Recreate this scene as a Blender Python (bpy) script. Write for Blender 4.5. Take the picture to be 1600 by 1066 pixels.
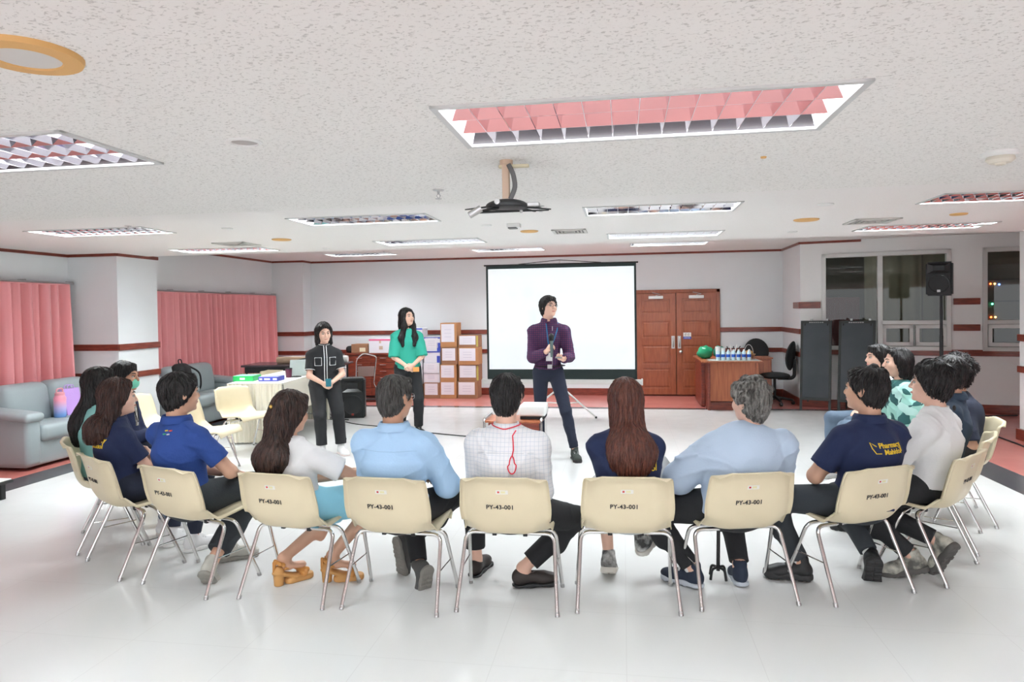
import bpy, bmesh, math, random
import numpy as np
from mathutils import Vector, Matrix, Euler
random.seed(4); rng = np.random.RandomState(7)
PI = math.pi
for o in list(bpy.data.objects): bpy.data.objects.remove(o, do_unlink=True)
SC = bpy.context.scene; COL = SC.collection

# ------------------------------------------------------------------ camera
FPX, CAMH = 1070.0, 1.6
YAW, PITCH, ROLL = math.radians(9.2), .0186, .0140
CXP, CYP = 800.0, 504.5
_R0 = Vector((math.cos(YAW), math.sin(YAW), 0)); _F0 = Vector((-math.sin(YAW), math.cos(YAW), 0)); _U0 = Vector((0, 0, 1))
CF = _F0*math.cos(PITCH) - _U0*math.sin(PITCH); _UP = _U0*math.cos(PITCH) + _F0*math.sin(PITCH)
CR = _R0*math.cos(ROLL) - _UP*math.sin(ROLL); CU = _UP*math.cos(ROLL) + _R0*math.sin(ROLL)
CC = Vector((0, 0, CAMH))
cam = bpy.data.objects.new('camera', bpy.data.cameras.new('camera')); COL.objects.link(cam)
cam.matrix_world = Matrix(((CR.x, CU.x, -CF.x, CC.x), (CR.y, CU.y, -CF.y, CC.y), (CR.z, CU.z, -CF.z, CC.z), (0, 0, 0, 1)))
cam.data.sensor_fit = 'HORIZONTAL'; cam.data.sensor_width = 36.0; cam.data.lens = FPX/1600*36
cam.data.shift_x = 0; cam.data.shift_y = -(533-CYP)/1600
cam.data.clip_start = .05; cam.data.clip_end = 200
SC.camera = cam
def ray(x, y): return CF + CR*((x-CXP)/FPX) - CU*((y-CYP)/FPX)
def atz(x, y, z): r = ray(x, y); return CC + r*((z-CC.z)/r.z)      # survey helpers: where a sight line meets a real plane
def aty(x, y, Y): r = ray(x, y); return CC + r*(Y/r.y)

# ------------------------------------------------------------------ view, world
SC.view_settings.view_transform = 'Standard'; SC.view_settings.look = 'None'
SC.view_settings.gamma = 1; SC.view_settings.use_curve_mapping = False
SC.view_settings.exposure = 1.02
w = bpy.data.worlds.new('world'); SC.world = w; w.use_nodes = True
w.node_tree.nodes['Background'].inputs[0].default_value = (.93, .97, 1, 1)
w.node_tree.nodes['Background'].inputs[1].default_value = 1.45
TUBE_E = 13.0; PANEL_W = 21.0

# ------------------------------------------------------------------ materials
MATS = {}
def mat(name, col, rough=.5, metal=0, spec=.5, emit=0, ecol=None, bump=0, bscale=40, var=0, vscale=8, col2=None, trans=0, alpha=1, sheen=0, stretch=None, coat=0):
    if name in MATS: return MATS[name]
    m = bpy.data.materials.new(name); m.use_nodes = True; nt = m.node_tree; b = nt.nodes['Principled BSDF']
    b.inputs['Base Color'].default_value = (*col, 1); b.inputs['Roughness'].default_value = rough; b.inputs['Metallic'].default_value = metal
    b.inputs['Specular IOR Level'].default_value = spec
    if coat: b.inputs['Coat Weight'].default_value = coat
    if sheen: b.inputs['Sheen Weight'].default_value = sheen
    if trans: b.inputs['Transmission Weight'].default_value = trans
    if alpha < 1: b.inputs['Alpha'].default_value = alpha
    if emit: b.inputs['Emission Strength'].default_value = emit; b.inputs['Emission Color'].default_value = (*(ecol or col), 1)
    if var or bump or col2:
        tc = nt.nodes.new('ShaderNodeTexCoord'); mp = nt.nodes.new('ShaderNodeMapping'); nt.links.new(tc.outputs['Object'], mp.inputs[0])
        if stretch: mp.inputs['Scale'].default_value = stretch
    if var or col2:
        n = nt.nodes.new('ShaderNodeTexNoise'); n.inputs['Scale'].default_value = vscale; n.inputs['Detail'].default_value = 5
        nt.links.new(mp.outputs[0], n.inputs['Vector'])
        r = nt.nodes.new('ShaderNodeValToRGB'); r.color_ramp.elements[0].position = .38; r.color_ramp.elements[1].position = .64
        c2 = col2 or tuple(c*(1-var) for c in col)
        r.color_ramp.elements[0].color = (*c2, 1); r.color_ramp.elements[1].color = (*col, 1)
        nt.links.new(n.outputs['Fac'], r.inputs[0]); nt.links.new(r.outputs[0], b.inputs['Base Color'])
    if bump:
        n2 = nt.nodes.new('ShaderNodeTexNoise'); n2.inputs['Scale'].default_value = bscale; n2.inputs['Detail'].default_value = 4
        nt.links.new(mp.outputs[0], n2.inputs['Vector'])
        bp = nt.nodes.new('ShaderNodeBump'); bp.inputs['Strength'].default_value = bump; bp.inputs['Distance'].default_value = .01
        nt.links.new(n2.outputs['Fac'], bp.inputs['Height']); nt.links.new(bp.outputs[0], b.inputs['Normal'])
    MATS[name] = m; return m
def wood(name, c1, c2, scale=(1.2, 14, 14), rough=.35, coat=.2):
    m = mat(name, c1, rough=rough, col2=c2, vscale=2.2, stretch=scale, coat=coat); return m

M_wall = mat('wall_paint', (.84, .87, .885), rough=.75, var=.02, vscale=1.5)
M_wall2 = mat('wall_paint_warm', (.86, .86, .85), rough=.75)
M_redw = wood('red_brown_wood', (.27, .052, .028), (.17, .03, .018), (3, 3, 22))
M_door = wood('door_wood', (.36, .10, .038), (.28, .07, .027), (16, 16, 2))
M_desk = wood('desk_wood', (.50, .155, .06), (.37, .10, .04), (22, 22, 1.4))
M_cab = wood('cabinet_wood', (.30, .06, .03), (.17, .035, .02), (2, 2, 18))
M_chrome = mat('chrome', (.72, .71, .70), rough=.16, metal=1)
M_steel = mat('brushed_steel', (.5, .5, .5), rough=.35, metal=1)
M_alu = mat('aluminium_frame', (.62, .62, .60), rough=.4, metal=.25)
M_black = mat('black_plastic', (.012, .013, .015), rough=.5)
M_blackg = mat('black_gloss', (.01, .01, .012), rough=.2)
M_white = mat('white_plastic', (.8, .8, .78), rough=.45)
M_shell = mat('cream_shell', (.76, .66, .46), rough=.36, spec=.45, var=.035, vscale=5)
M_rubber = mat('rubber_grey', (.16, .155, .15), rough=.7)
M_card = mat('cardboard', (.55, .27, .12), rough=.85, var=.1, vscale=6)
M_cardd = mat('cardboard_dark', (.36, .18, .10), rough=.85, var=.1, vscale=6)
M_paper = mat('paper_sheet', (.80, .78, .84), rough=.8)
M_ink = mat('ink_dark', (.03, .03, .035), rough=.7)
M_orange = mat('faded_amber_plastic', (.74, .44, .16), rough=.6)

# ------------------------------------------------------------------ mesh helpers
def link(name, me, m=None, parent=None, smooth=False, loc=None, rot=None):
    o = bpy.data.objects.new(name, me); COL.objects.link(o)
    if m is not None:
        for mm in (m if isinstance(m, (list, tuple)) else [m]): me.materials.append(mm)
    if parent is not None: o.parent = parent
    if loc is not None: o.location = loc
    if rot is not None: o.rotation_euler = rot
    if smooth: me.polygons.foreach_set('use_smooth', [True]*len(me.polygons))
    return o
def obj(name, bm, m=None, parent=None, smooth=False, loc=None, rot=None):
    bmesh.ops.recalc_face_normals(bm, faces=bm.faces)
    me = bpy.data.meshes.new(name); bm.to_mesh(me); bm.free()
    o = link(name, me, m, parent, False, loc, rot)
    if smooth:
        me.polygons.foreach_set('use_smooth', [True]*len(me.polygons))
        if smooth != 'all':
            try: me.set_sharp_from_angle(angle=math.radians(40))
            except Exception: pass
    return o
def tag(o, label, cat, group=None, kind=None):
    if label: o['label'] = label
    if cat: o['category'] = cat
    if group: o['group'] = group
    if kind: o['kind'] = kind
    return o
def struct(o): o['kind'] = 'structure'; return o
def empty(name, loc=(0, 0, 0), rz=0, label=None, cat=None, group=None, parent=None):
    o = bpy.data.objects.new(name, None); COL.objects.link(o); o.location = loc; o.rotation_euler = (0, 0, rz); o.empty_display_size = .1
    if parent: o.parent = parent
    tag(o, label, cat, group); return o
def BM(): return bmesh.new()
def box(bm, x0, x1, y0, y1, z0, z1, bev=0, mi=0, seg=2):
    r = bmesh.ops.create_cube(bm, size=1)
    vs = r['verts']
    for v in vs: v.co = Vector(((x0+x1)/2+v.co.x*(x1-x0), (y0+y1)/2+v.co.y*(y1-y0), (z0+z1)/2+v.co.z*(z1-z0)))
    fs = list({f for v in vs for f in v.link_faces})
    for f in fs: f.material_index = mi
    if bev:
        es = list({e for v in vs for e in v.link_edges})
        bmesh.ops.bevel(bm, geom=es, offset=bev, segments=seg, profile=.5, affect='EDGES', clamp_overlap=True)
    return bm
def boxo(name, x0, x1, y0, y1, z0, z1, m, parent=None, bev=0, **k):
    return obj(name, box(BM(), x0, x1, y0, y1, z0, z1, bev), m, parent, smooth=bool(bev), **k)
def frame_axes(d, up=None):
    d = d.normalized(); u = Vector(up) if up is not None else (Vector((0, 0, 1)) if abs(d.z) < .9 else Vector((0, 1, 0)))
    a = d.cross(u).normalized(); b = a.cross(d).normalized(); return a, b
def tube(bm, pts, r, seg=10, closed=False, cap=True, flat=1.0):
    pts = [Vector(p) for p in pts]; n = len(pts); rs = r if isinstance(r, (list, tuple)) else [r]*n
    rings = []; a = None
    for i, p in enumerate(pts):
        d = (pts[(i+1) % n]-pts[i-1]) if closed else (pts[min(i+1, n-1)]-pts[max(i-1, 0)])
        if d.length < 1e-9: d = Vector((0, 0, 1))
        d.normalize()
        if a is None: a, b = frame_axes(d)
        else:
            a = (a-d*a.dot(d))
            if a.length < 1e-6: a, b = frame_axes(d)
            a.normalize(); b = a.cross(d).normalized()
        rings.append([bm.verts.new(p+(a*math.cos(t)+b*flat*math.sin(t))*rs[i]) for t in [2*PI*k/seg for k in range(seg)]])
    m = n if closed else n-1
    for i in range(m):
        A, B = rings[i], rings[(i+1) % n]
        for k in range(seg): bm.faces.new((A[k], A[(k+1) % seg], B[(k+1) % seg], B[k]))
    if cap and not closed:
        bm.faces.new(rings[0][::-1]); bm.faces.new(rings[-1])
    return bm
def bend(pts, r=.04, n=5):
    pts = [Vector(p) for p in pts]; out = [pts[0]]
    for i in range(1, len(pts)-1):
        p, a, b = pts[i], pts[i-1], pts[i+1]
        ra = min(r, (a-p).length*.48); rb = min(r, (b-p).length*.48)
        s = p+(a-p).normalized()*ra; e = p+(b-p).normalized()*rb
        for k in range(n+1):
            t = k/n; out.append(s*(1-t)**2+p*2*t*(1-t)+e*t*t)
    out.append(pts[-1]); return out
def smoothpath(pts, n=6):
    P = [Vector(p) for p in pts]; out = []
    for i in range(len(P)-1):
        p0, p1, p2, p3 = P[max(i-1, 0)], P[i], P[i+1], P[min(i+2, len(P)-1)]
        for k in range(n):
            t = k/n; out.append(.5*((2*p1)+(p2-p0)*t+(2*p0-5*p1+4*p2-p3)*t*t+(3*p1-p0-3*p2+p3)*t**3))
    out.append(P[-1]); return out
def lathe(bm, prof, seg=24, c=(0, 0, 0)):
    rings = []
    for r, z in prof:
        rings.append([bm.verts.new((c[0]+max(r, 1e-4)*math.cos(2*PI*k/seg), c[1]+max(r, 1e-4)*math.sin(2*PI*k/seg), c[2]+z)) for k in range(seg)])
    for i in range(len(rings)-1):
        for k in range(seg): bm.faces.new((rings[i][k], rings[i][(k+1) % seg], rings[i+1][(k+1) % seg], rings[i+1][k]))
    bm.faces.new(rings[0][::-1]); bm.faces.new(rings[-1]); return bm
def ball(bm, c, r, seg=14):
    rr = r if isinstance(r, (tuple, list)) else (r, r, r)
    m = Matrix.Translation(c) @ Matrix.Diagonal((*rr, 1)); bmesh.ops.create_uvsphere(bm, u_segments=seg, v_segments=max(6, seg*2//3), radius=1, matrix=m); return bm
def quad(bm, pts, mi=0):
    f = bm.faces.new([bm.verts.new(p) for p in pts]); f.material_index = mi; return f
def holes(bm, x0, x1, y0, y1, hs, f):
    xs = sorted({x0, x1, *[min(max(h[0], x0), x1) for h in hs], *[min(max(h[1], x0), x1) for h in hs]})
    ys = sorted({y0, y1, *[min(max(h[2], y0), y1) for h in hs], *[min(max(h[3], y0), y1) for h in hs]})
    for i in range(len(xs)-1):
        for j in range(len(ys)-1):
            cx, cy = (xs[i]+xs[i+1])/2, (ys[j]+ys[j+1])/2
            if any(h[0] < cx < h[1] and h[2] < cy < h[3] for h in hs): continue
            quad(bm, [f(xs[i], ys[j]), f(xs[i+1], ys[j]), f(xs[i+1], ys[j+1]), f(xs[i], ys[j+1])])
    bmesh.ops.remove_doubles(bm, verts=bm.verts, dist=1e-5)
def text_mesh(name, body, size, m, parent=None, bold=0, depth=.0006, loc=(0, 0, 0), rot=(0, 0, 0), align='CENTER', spacing=1, shear=0, fn=None):
    cu = bpy.data.curves.new(name, 'FONT'); cu.body = body; cu.size = size; cu.align_x = align; cu.align_y = 'CENTER'; cu.extrude = depth; cu.offset = bold; cu.space_character = spacing; cu.space_line = .92; cu.shear = shear; cu.resolution_u = 3
    t = bpy.data.objects.new(name, cu); COL.objects.link(t); bpy.context.view_layer.update()
    me = bpy.data.meshes.new_from_object(t.evaluated_get(bpy.context.evaluated_depsgraph_get())); bpy.data.objects.remove(t, do_unlink=True)
    if fn:
        for v in me.vertices: v.co = fn(v.co)
    return link(name, me, m, parent, loc=loc, rot=rot)
def copy_tree(o, parent=None):
    c = o.copy(); COL.objects.link(c)
    if parent: c.parent = parent
    for ch in list(o.children): copy_tree(ch, c)
    return c
GLOW = []   # area lamps inside the fittings
# ================================================================== SETTING
XL, XR, YB, YF = -7.0, 6.6, 12.75, -4.5
FX0, FX1, FY = -5.6, 3.28, 11.02
# floor: white slab, black strip, red field
def floor_mat():
    m = mat('floor_white', (.80, .80, .785), rough=.13, spec=.5); nt = m.node_tree; b = nt.nodes['Principled BSDF']
    tc = nt.nodes.new('ShaderNodeTexCoord'); n = nt.nodes.new('ShaderNodeTexNoise'); n.inputs['Scale'].default_value = 1.3; n.inputs['Detail'].default_value = 3
    nt.links.new(tc.outputs['Object'], n.inputs['Vector'])
    r = nt.nodes.new('ShaderNodeValToRGB'); r.color_ramp.elements[0].color = (.66, .67, .665, 1); r.color_ramp.elements[1].color = (.70, .71, .70, 1)
    nt.links.new(n.outputs[0], r.inputs[0])
    br = nt.nodes.new('ShaderNodeTexBrick'); br.offset = 0; br.inputs['Scale'].default_value = 1.0; br.inputs['Mortar Size'].default_value = .0018; br.inputs['Brick Width'].default_value = .6; br.inputs['Row Height'].default_value = .6
    nt.links.new(tc.outputs['Object'], br.inputs['Vector']); br.inputs['Mortar'].default_value = (.615, .62, .615, 1)
    nt.links.new(r.outputs[0], br.inputs['Color1']); nt.links.new(r.outputs[0], br.inputs['Color2'])
    nt.links.new(br.outputs['Color'], b.inputs['Base Color'])
    n2 = nt.nodes.new('ShaderNodeTexNoise'); n2.inputs['Scale'].default_value = 5; nt.links.new(tc.outputs['Object'], n2.inputs['Vector'])
    mr = nt.nodes.new('ShaderNodeMapRange'); mr.inputs['To Min'].default_value = .10; mr.inputs['To Max'].default_value = .26
    nt.links.new(n2.outputs[0], mr.inputs[0]); nt.links.new(mr.outputs[0], b.inputs['Roughness'])
    return m
M_floor = floor_mat()
M_redf = mat('floor_red', (.60, .21, .18), rough=.2, var=.08, vscale=2, col2=(.53, .18, .155))
M_blkf = mat('floor_black_strip', (.035, .036, .042), rough=.22, col2=(.075, .08, .09), vscale=9, stretch=(1, 3, 1))
bm = BM()
xs = [-8.5, FX0-.36, FX0, FX1, FX1+.36, 8]; ys = [YF, -.66, -.3, FY, FY+.16, 14]
for i in range(5):
    for j in range(5):
        mi = 1
        if i == 2 and j == 2: mi = 0
        elif (i in (1, 3) and 1 <= j <= 3) or (i == 2 and j in (1, 3)): mi = 2
        quad(bm, [(xs[i], ys[j], 0), (xs[i+1], ys[j], 0), (xs[i+1], ys[j+1], 0), (xs[i], ys[j+1], 0)], mi)
bmesh.ops.remove_doubles(bm, verts=bm.verts, dist=1e-5)
struct(obj('floor', bm, [M_floor, M_redf, M_blkf]))

# ceiling, three levels
Z1, Z2, Z3, YS1, YS2 = 2.19, 2.385, 2.61, 3.68, 8.3
def ceil_mat(name, base, spot, sc, thr):
    m = mat(name, base, rough=.9, spec=.1); nt = m.node_tree; b = nt.nodes['Principled BSDF']
    tc = nt.nodes.new('ShaderNodeTexCoord'); mp = nt.nodes.new('ShaderNodeMapping'); mp.inputs['Scale'].default_value = (1, 1.5, 1); mp.inputs['Rotation'].default_value = (0, 0, .5)
    nt.links.new(tc.outputs['Object'], mp.inputs[0])
    n = nt.nodes.new('ShaderNodeTexNoise'); n.inputs['Scale'].default_value = sc; n.inputs['Detail'].default_value = 3; n.inputs['Distortion'].default_value = .8
    nt.links.new(mp.outputs[0], n.inputs['Vector'])
    r = nt.nodes.new('ShaderNodeValToRGB'); r.color_ramp.elements[0].position = thr; r.color_ramp.elements[1].position = thr+.07
    r.color_ramp.elements[0].color = (*spot, 1); r.color_ramp.elements[1].color = (*base, 1)
    nt.links.new(n.outputs[0], r.inputs[0]); nt.links.new(r.outputs[0], b.inputs['Base Color'])
    bp = nt.nodes.new('ShaderNodeBump'); bp.inputs['Strength'].default_value = .35; bp.inputs['Distance'].default_value = .004
    nt.links.new(r.outputs[0], bp.inputs['Height']); nt.links.new(bp.outputs[0], b.inputs['Normal'])
    return m
M_ceil1 = ceil_mat('ceiling_fissured', (.87, .86, .83), (.64, .63, .60), 78, .36)
M_ceil2 = ceil_mat('ceiling_fine', (.87, .85, .83), (.80, .78, .76), 70, .33)

TL, TW = 1.2, .5
def tw(x, y, z, rz=0): return (x, y, z, rz)
near = [tw(.055, 2.17, Z1), tw(-2.35, 2.17, Z1), tw(2.6, 2.17, Z1), tw(-1.2, -.6, Z1), tw(1.2, -.6, Z1)]
mid = [tw(-4.8, 5.72, Z2), tw(-2.15, 5.55, Z2), tw(.30, 5.55, Z2), tw(2.86, 5.55, Z2), tw(-4.8, 7.72, Z2), tw(-2.13, 7.5, Z2), tw(.44, 7.5, Z2), tw(3.0, 7.5, Z2)]
far = [tw(.72, 11.05, Z3), tw(-1.87, 11.3, Z3), tw(-4.5, 11.4, Z3)]
def hs(L): return [(x-TL/2, x+TL/2, y-TW/2, y+TW/2) for x, y, z, r in L]
bm = BM(); holes(bm, -8.5, 8, YF, YS1, hs(near), lambda x, y: (x, y, Z1)); 
quad(bm, [(-8.5, YS1, Z1), (8, YS1, Z1), (8, YS1, Z2+.3), (-8.5, YS1, Z2+.3)])
struct(obj('ceiling', bm, M_ceil1))
bm = BM(); holes(bm, -8.5, 8, YS1, YS2, hs(mid), lambda x, y: (x, y, Z2)); quad(bm, [(-8.5, YS2, Z2), (8, YS2, Z2), (8, YS2, Z3+.3), (-8.5, YS2, Z3+.3)])
struct(obj('ceiling', bm, M_ceil2))
bm = BM(); holes(bm, -8.5, 8, YS2, 13.6, hs(far), lambda x, y: (x, y, Z3))
struct(obj('ceiling', bm, M_ceil2))

# louvred troffers
M_frame = mat('troffer_frame', (.62, .63, .62), rough=.4)
M_louv = mat('mirror_louver', (.80, .79, .84), rough=.07, metal=1)
M_refl = mat('glowing_troffer_reflector', (.9, .9, .92), rough=.35, emit=1.1, ecol=(.93, .96, 1))  # glow put into the reflector, imitating tube light bounced inside the housing
M_tube = mat('lamp_tube', (1, 1, 1), rough=.4, emit=TUBE_E, ecol=(.95, .98, 1))
M_diff = mat('lamp_diffuser', (.9, .95, 1), rough=.5, emit=2.2, ecol=(.93, .98, 1))
def troffer(label, rows=3, cells=14):
    t = empty('ceiling_light', label=label, cat='ceiling light', group='louvred ceiling lights')
    L, W = TL/2, TW/2
    bm = BM()
    for a in ((-L, L, -W, -W+.022), (-L, L, W-.022, W), (-L, -L+.022, -W, W), (L-.022, L, -W, W)): box(bm, *a, -.008, .02, .002)
    obj('frame', bm, M_frame, t)
    bm = BM()
    quad(bm, [(-L, -W, .12), (L, -W, .12), (L, W, .12), (-L, W, .12)])
    for p in ([(-L, -W, 0), (L, -W, 0), (L, -W, .12), (-L, -W, .12)], [(-L, W, 0), (L, W, 0), (L, W, .12), (-L, W, .12)], [(-L, -W, 0), (-L, W, 0), (-L, W, .12), (-L, -W, .12)], [(L, -W, 0), (L, W, 0), (L, W, .12), (L, -W, .12)]): quad(bm, p)
    obj('housing', bm, M_refl, t)
    bm = BM(); l, w_ = L-.022, W-.022; ty = .001
    def blade(p0, p1, across, th):
        # V section blade: wide at the top, a thin edge below
        p0, p1 = Vector(p0), Vector(p1); a = Vector(across)
        A = [bm.verts.new(q) for q in (p0-a*th+Vector((0, 0, .06)), p0+a*th+Vector((0, 0, .06)), p0+a*ty+Vector((0, 0, .002)), p0-a*ty+Vector((0, 0, .002)))]
        B = [bm.verts.new(q) for q in (p1-a*th+Vector((0, 0, .06)), p1+a*th+Vector((0, 0, .06)), p1+a*ty+Vector((0, 0, .002)), p1-a*ty+Vector((0, 0, .002)))]
        for k in range(4): bm.faces.new((A[k], A[(k+1) % 4], B[(k+1) % 4], B[k]))
        bm.faces.new(A); bm.faces.new(B[::-1])
    for k in range(1, rows):
        y = -w_+2*w_*k/rows; blade((-l, y, 0), (l, y, 0), (0, 1, 0), .026)
    for s in (-1, 1): blade((-l, s*w_, 0), (l, s*w_, 0), (0, 1, 0), .030)
    for k in range(1, cells):
        x = -l+2*l*k/cells; blade((x, -w_, .001), (x, w_, .001), (1, 0, 0), .010)
    obj('louver', bm, M_louv, t)
    for k in range(rows):
        y = -w_+2*w_*(k+.5)/rows
        obj('lamp_tube', tube(BM(), [(-l+.03, y, .099), (l-.03, y, .099)], .014, 10), M_tube, t, smooth=True)
    return t
proto = troffer('')
names = {0: 'large louvred ceiling light overhead, nearest the camera and biggest in view', 1: 'louvred ceiling light cut off by the left edge of the photo',
         2: None}
lab_mid = ['louvred ceiling light near the left wall, in front of the pillar', 'louvred ceiling light in the front row, left of the projector bracket', 'louvred ceiling light in the front row, right of the projector bracket', 'pink-tinged louvred ceiling light at the right edge, nearer of two',
           'louvred ceiling light between the left pillar and the air vent', 'louvred ceiling light in the second row above the woman in green', 'louvred ceiling light in the second row above the wooden doors', 'pink-tinged louvred ceiling light above the room windows on the right']
lab_near = ['large louvred ceiling light overhead, nearest the camera and biggest in view', 'louvred ceiling light cut off by the left edge of the photo', 'louvred ceiling light beyond the right edge of the photo', 'louvred ceiling light behind the camera, left of centre', 'louvred ceiling light behind the camera, right of centre', 'louvred ceiling light far behind the camera, left of centre', 'louvred ceiling light far behind the camera, right of centre']
def lamp(t, power):
    ld = bpy.data.lights.new('lamp_glow', 'AREA'); ld.shape = 'RECTANGLE'; ld.size = 1.1; ld.size_y = .42; ld.energy = power; ld.color = (.925, 1, .985)
    o = bpy.data.objects.new('lamp_glow', ld); COL.objects.link(o); o.parent = t; o.location = (0, 0, .048)
allf = [(q, lb, PANEL_W*k) for L, labs, k in ((near, lab_near, .62), (mid, lab_mid, 1.05), (far, ['small bright ceiling light above the doors, farthest from the camera', 'bright ceiling light at the back, above the projection screen', 'louvred ceiling light at the back left corner of the ceiling'], 1.4)) for q, lb in zip(L, labs)]
fits = [proto]+[copy_tree(proto) for _ in allf[1:]]
for t, ((x, y, z, r), lb, pw) in zip(fits, allf):
    pw *= 1.7 if x < -4 and y < 9 else (1.5 if x > 2.5 and y > 4 else 1); t.location = (x, y, z); tag(t, lb, 'ceiling light', 'louvred ceiling lights'); lamp(t, pw)

# walls ------------------------------------------------------------
def wall(name, pts, z0, z1, m=M_wall):
    bm = BM()
    for a, b in zip(pts[:-1], pts[1:]): quad(bm, [(*a, z0), (*b, z0), (*b, z1), (*a, z1)])
    bmesh.ops.remove_doubles(bm, verts=bm.verts, dist=1e-5)
    return struct(obj(name, bm, m))
XL2 = -6.72
PW = [(-7.0, 7.75), (-6.3, 7.75), (-6.3, 8.5), (XL2, 8.5)]
wall('wall_left', [(-7.0, YF), (-7.0, 7.75)], 0, 2.9); wall('wall_left', PW, 0, 2.9); wall('wall_left', [(XL2, 8.5), (XL2, 12.4)], 0, 2.9)
wall('wall_left', [(XL2, 12.4), (-6.08, 12.4), (-6.08, YB)], 0, 2.9)
XR0 = 2.80
bm = BM(); holes(bm, -6.08, XR0, 0, 2.9, [(.22, 1.68, 0, 1.885)], lambda x, z: (x, YB, z)); struct(obj('wall_back', bm, M_wall))
XR1, YW = 2.78, 11.45
wall('wall_right', [(XR0, YB), (XR1, YW)], 0, 2.9)
# angled window wall in its own frame: u along the wall, v = height
WA = math.radians(-13.0); WO = Vector((XR1, YW, 0)); WU = Vector((math.cos(WA), math.sin(WA), 0)); WN = Vector((math.sin(WA), -math.cos(WA), 0))  # WN faces the room
def wpix(x, y):
    r = ray(x, y); t = (WO-CC).dot(WN)/r.dot(WN); p = CC+r*t; return (p-WO).dot(WU), p.z
def wp(u, v, d=0): p = WO+WU*u+WN*d; return (p.x, p.y, v)
u0, v0 = wpix(1288, 403); u1, v1 = wpix(1481, 395); _, vb = wpix(1481, 543); _, vm = wpix(1430, 504); um, _ = wpix(1375, 450)
uq, _ = wpix(1540, 450); v2 = v1
ue = 4.0
bm = BM(); holes(bm, 0, ue, 0, 2.9, [(u0, u1, vb, v1), (uq, ue-.4, vb, v1)], lambda u, v: wp(u, v)); struct(obj('wall_right', bm, M_wall2))
WROT = (0, 0, WA)
def wlocal(bm, name, m, parent=None, smooth=False):    # mesh given in wall coordinates (x=u, y=-depth into room, z)
    return obj(name, bm, m, parent, smooth=smooth, loc=None if parent else WO, rot=None if parent else WROT)
M_glass = mat('window_glass', (.86, .9, .86), rough=.02, spec=.9, trans=1.0)
MATS['window_glass'].node_tree.nodes['Principled BSDF'].inputs['IOR'].default_value = 1.45
def window(n, a, b, c, d, mull, slide_from):
    t = bpy.data.objects.new('window_%d' % n, None); COL.objects.link(t); t.location = WO; t.rotation_euler = WROT; struct(t)
    bm = BM(); f = .045
    for q in ((a-.03, b+.03, c-.05, c+.01), (a-.03, b+.03, d-.01, d+.05), (a-.04, a+.02, c-.05, d+.05), (b-.02, b+.04, c-.05, d+.05)): box(bm, q[0], q[1], -.03, .08, q[2], q[3], .004)
    if mull: box(bm, mull-.035, mull+.035, -.025, .07, c, d, .004)
    s0 = slide_from
    box(bm, s0, b, -.025, .07, vm-.03, vm+.03, .004)
    wlocal(bm, 'window_frame', M_alu, t)
    bm = BM(); h = (b-s0)/2
    for k in (0, 1):
        x0, x1 = s0+.03+k*h, s0+h*(k+1)-.005
        for q in ((x0, x1, c+.02, c+.075), (x0, x1, vm-.09, vm-.035), (x0, x0+.05, c+.02, vm-.035), (x1-.05, x1, c+.02, vm-.035)): box(bm, q[0], q[1], -.015+k*.02, .015+k*.02, q[2], q[3], .003)
    wlocal(bm, 'sliding_sash', M_white, t)
    bm = BM(); quad(bm, [(a, .03, c), (b, .03, c), (b, .03, d), (a, .03, d)]); wlocal(bm, 'pane', M_glass, t)
window(1, u0, u1, vb, v1, um, um); window(2, uq, ue-.4, vb, v1, None, uq)
# dark control room behind the glass
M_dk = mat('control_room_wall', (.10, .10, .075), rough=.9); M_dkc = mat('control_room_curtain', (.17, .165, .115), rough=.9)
bm = BM()
def wl(pts, m=0): quad(bm, pts, m)
D = 2.2
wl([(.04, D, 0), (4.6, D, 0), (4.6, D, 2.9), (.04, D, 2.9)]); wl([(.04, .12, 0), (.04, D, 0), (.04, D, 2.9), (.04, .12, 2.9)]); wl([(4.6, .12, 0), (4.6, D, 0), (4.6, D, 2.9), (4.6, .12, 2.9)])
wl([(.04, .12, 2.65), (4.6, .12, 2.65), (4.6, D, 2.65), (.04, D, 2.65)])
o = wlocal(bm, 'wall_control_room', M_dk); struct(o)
def pleats(bm, x0, x1, z0, z1, amp, wl_, y=0, phase=0, n=None, taper=0, seed=0):
    n = n or int((x1-x0)/wl_*10); R = random.Random(seed); ph = [R.uniform(0, 6) for _ in range(4)]
    rows = 10; g = []
    for j in range(rows+1):
        v = j/rows; row = []
        for i in range(n+1):
            u = i/n; x = x0+(x1-x0)*u
            k = x/wl_*2*PI
            a = amp*(.55+.45*v)
            yy = a*math.sin(k+.6*math.sin(k*.23+ph[0])*(1.2)+phase)+a*.45*math.sin(k*.47+ph[1]+v*.7)+a*.3*math.sin(k*1.7+ph[2]-v)
            row.append(bm.verts.new((x+taper*v*math.sin(u*9+ph[3])*.3, y+yy, z1+(z0-z1)*v)))
        g.append(row)
    for j in range(rows):
        for i in range(n): bm.faces.new((g[j][i], g[j][i+1], g[j+1][i+1], g[j+1][i]))
    return bm
bm = BM(); pleats(bm, um-.1, um+.75, .8, 2.62, .03, .22, y=.9, seed=2); pleats(bm, um+.8, u1+.3, .8, 2.62, .03, .3, y=1.0, seed=3)
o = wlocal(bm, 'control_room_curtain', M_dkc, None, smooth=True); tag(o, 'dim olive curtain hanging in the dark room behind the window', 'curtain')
bm = BM(); box(bm, um-.75, um-.1, 1.5, 1.55, .1, 1.75, .01)
for k in range(6): box(bm, um-.72+k*.1, um-.66+k*.1, 1.485, 1.5, .2, 1.65)
o = wlocal(bm, 'side_cupboard', mat('dim_red_wood', (.10, .02, .02), rough=.5)); tag(o, 'dim dark red slatted cupboard seen through the left window pane', 'cupboard')
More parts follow.
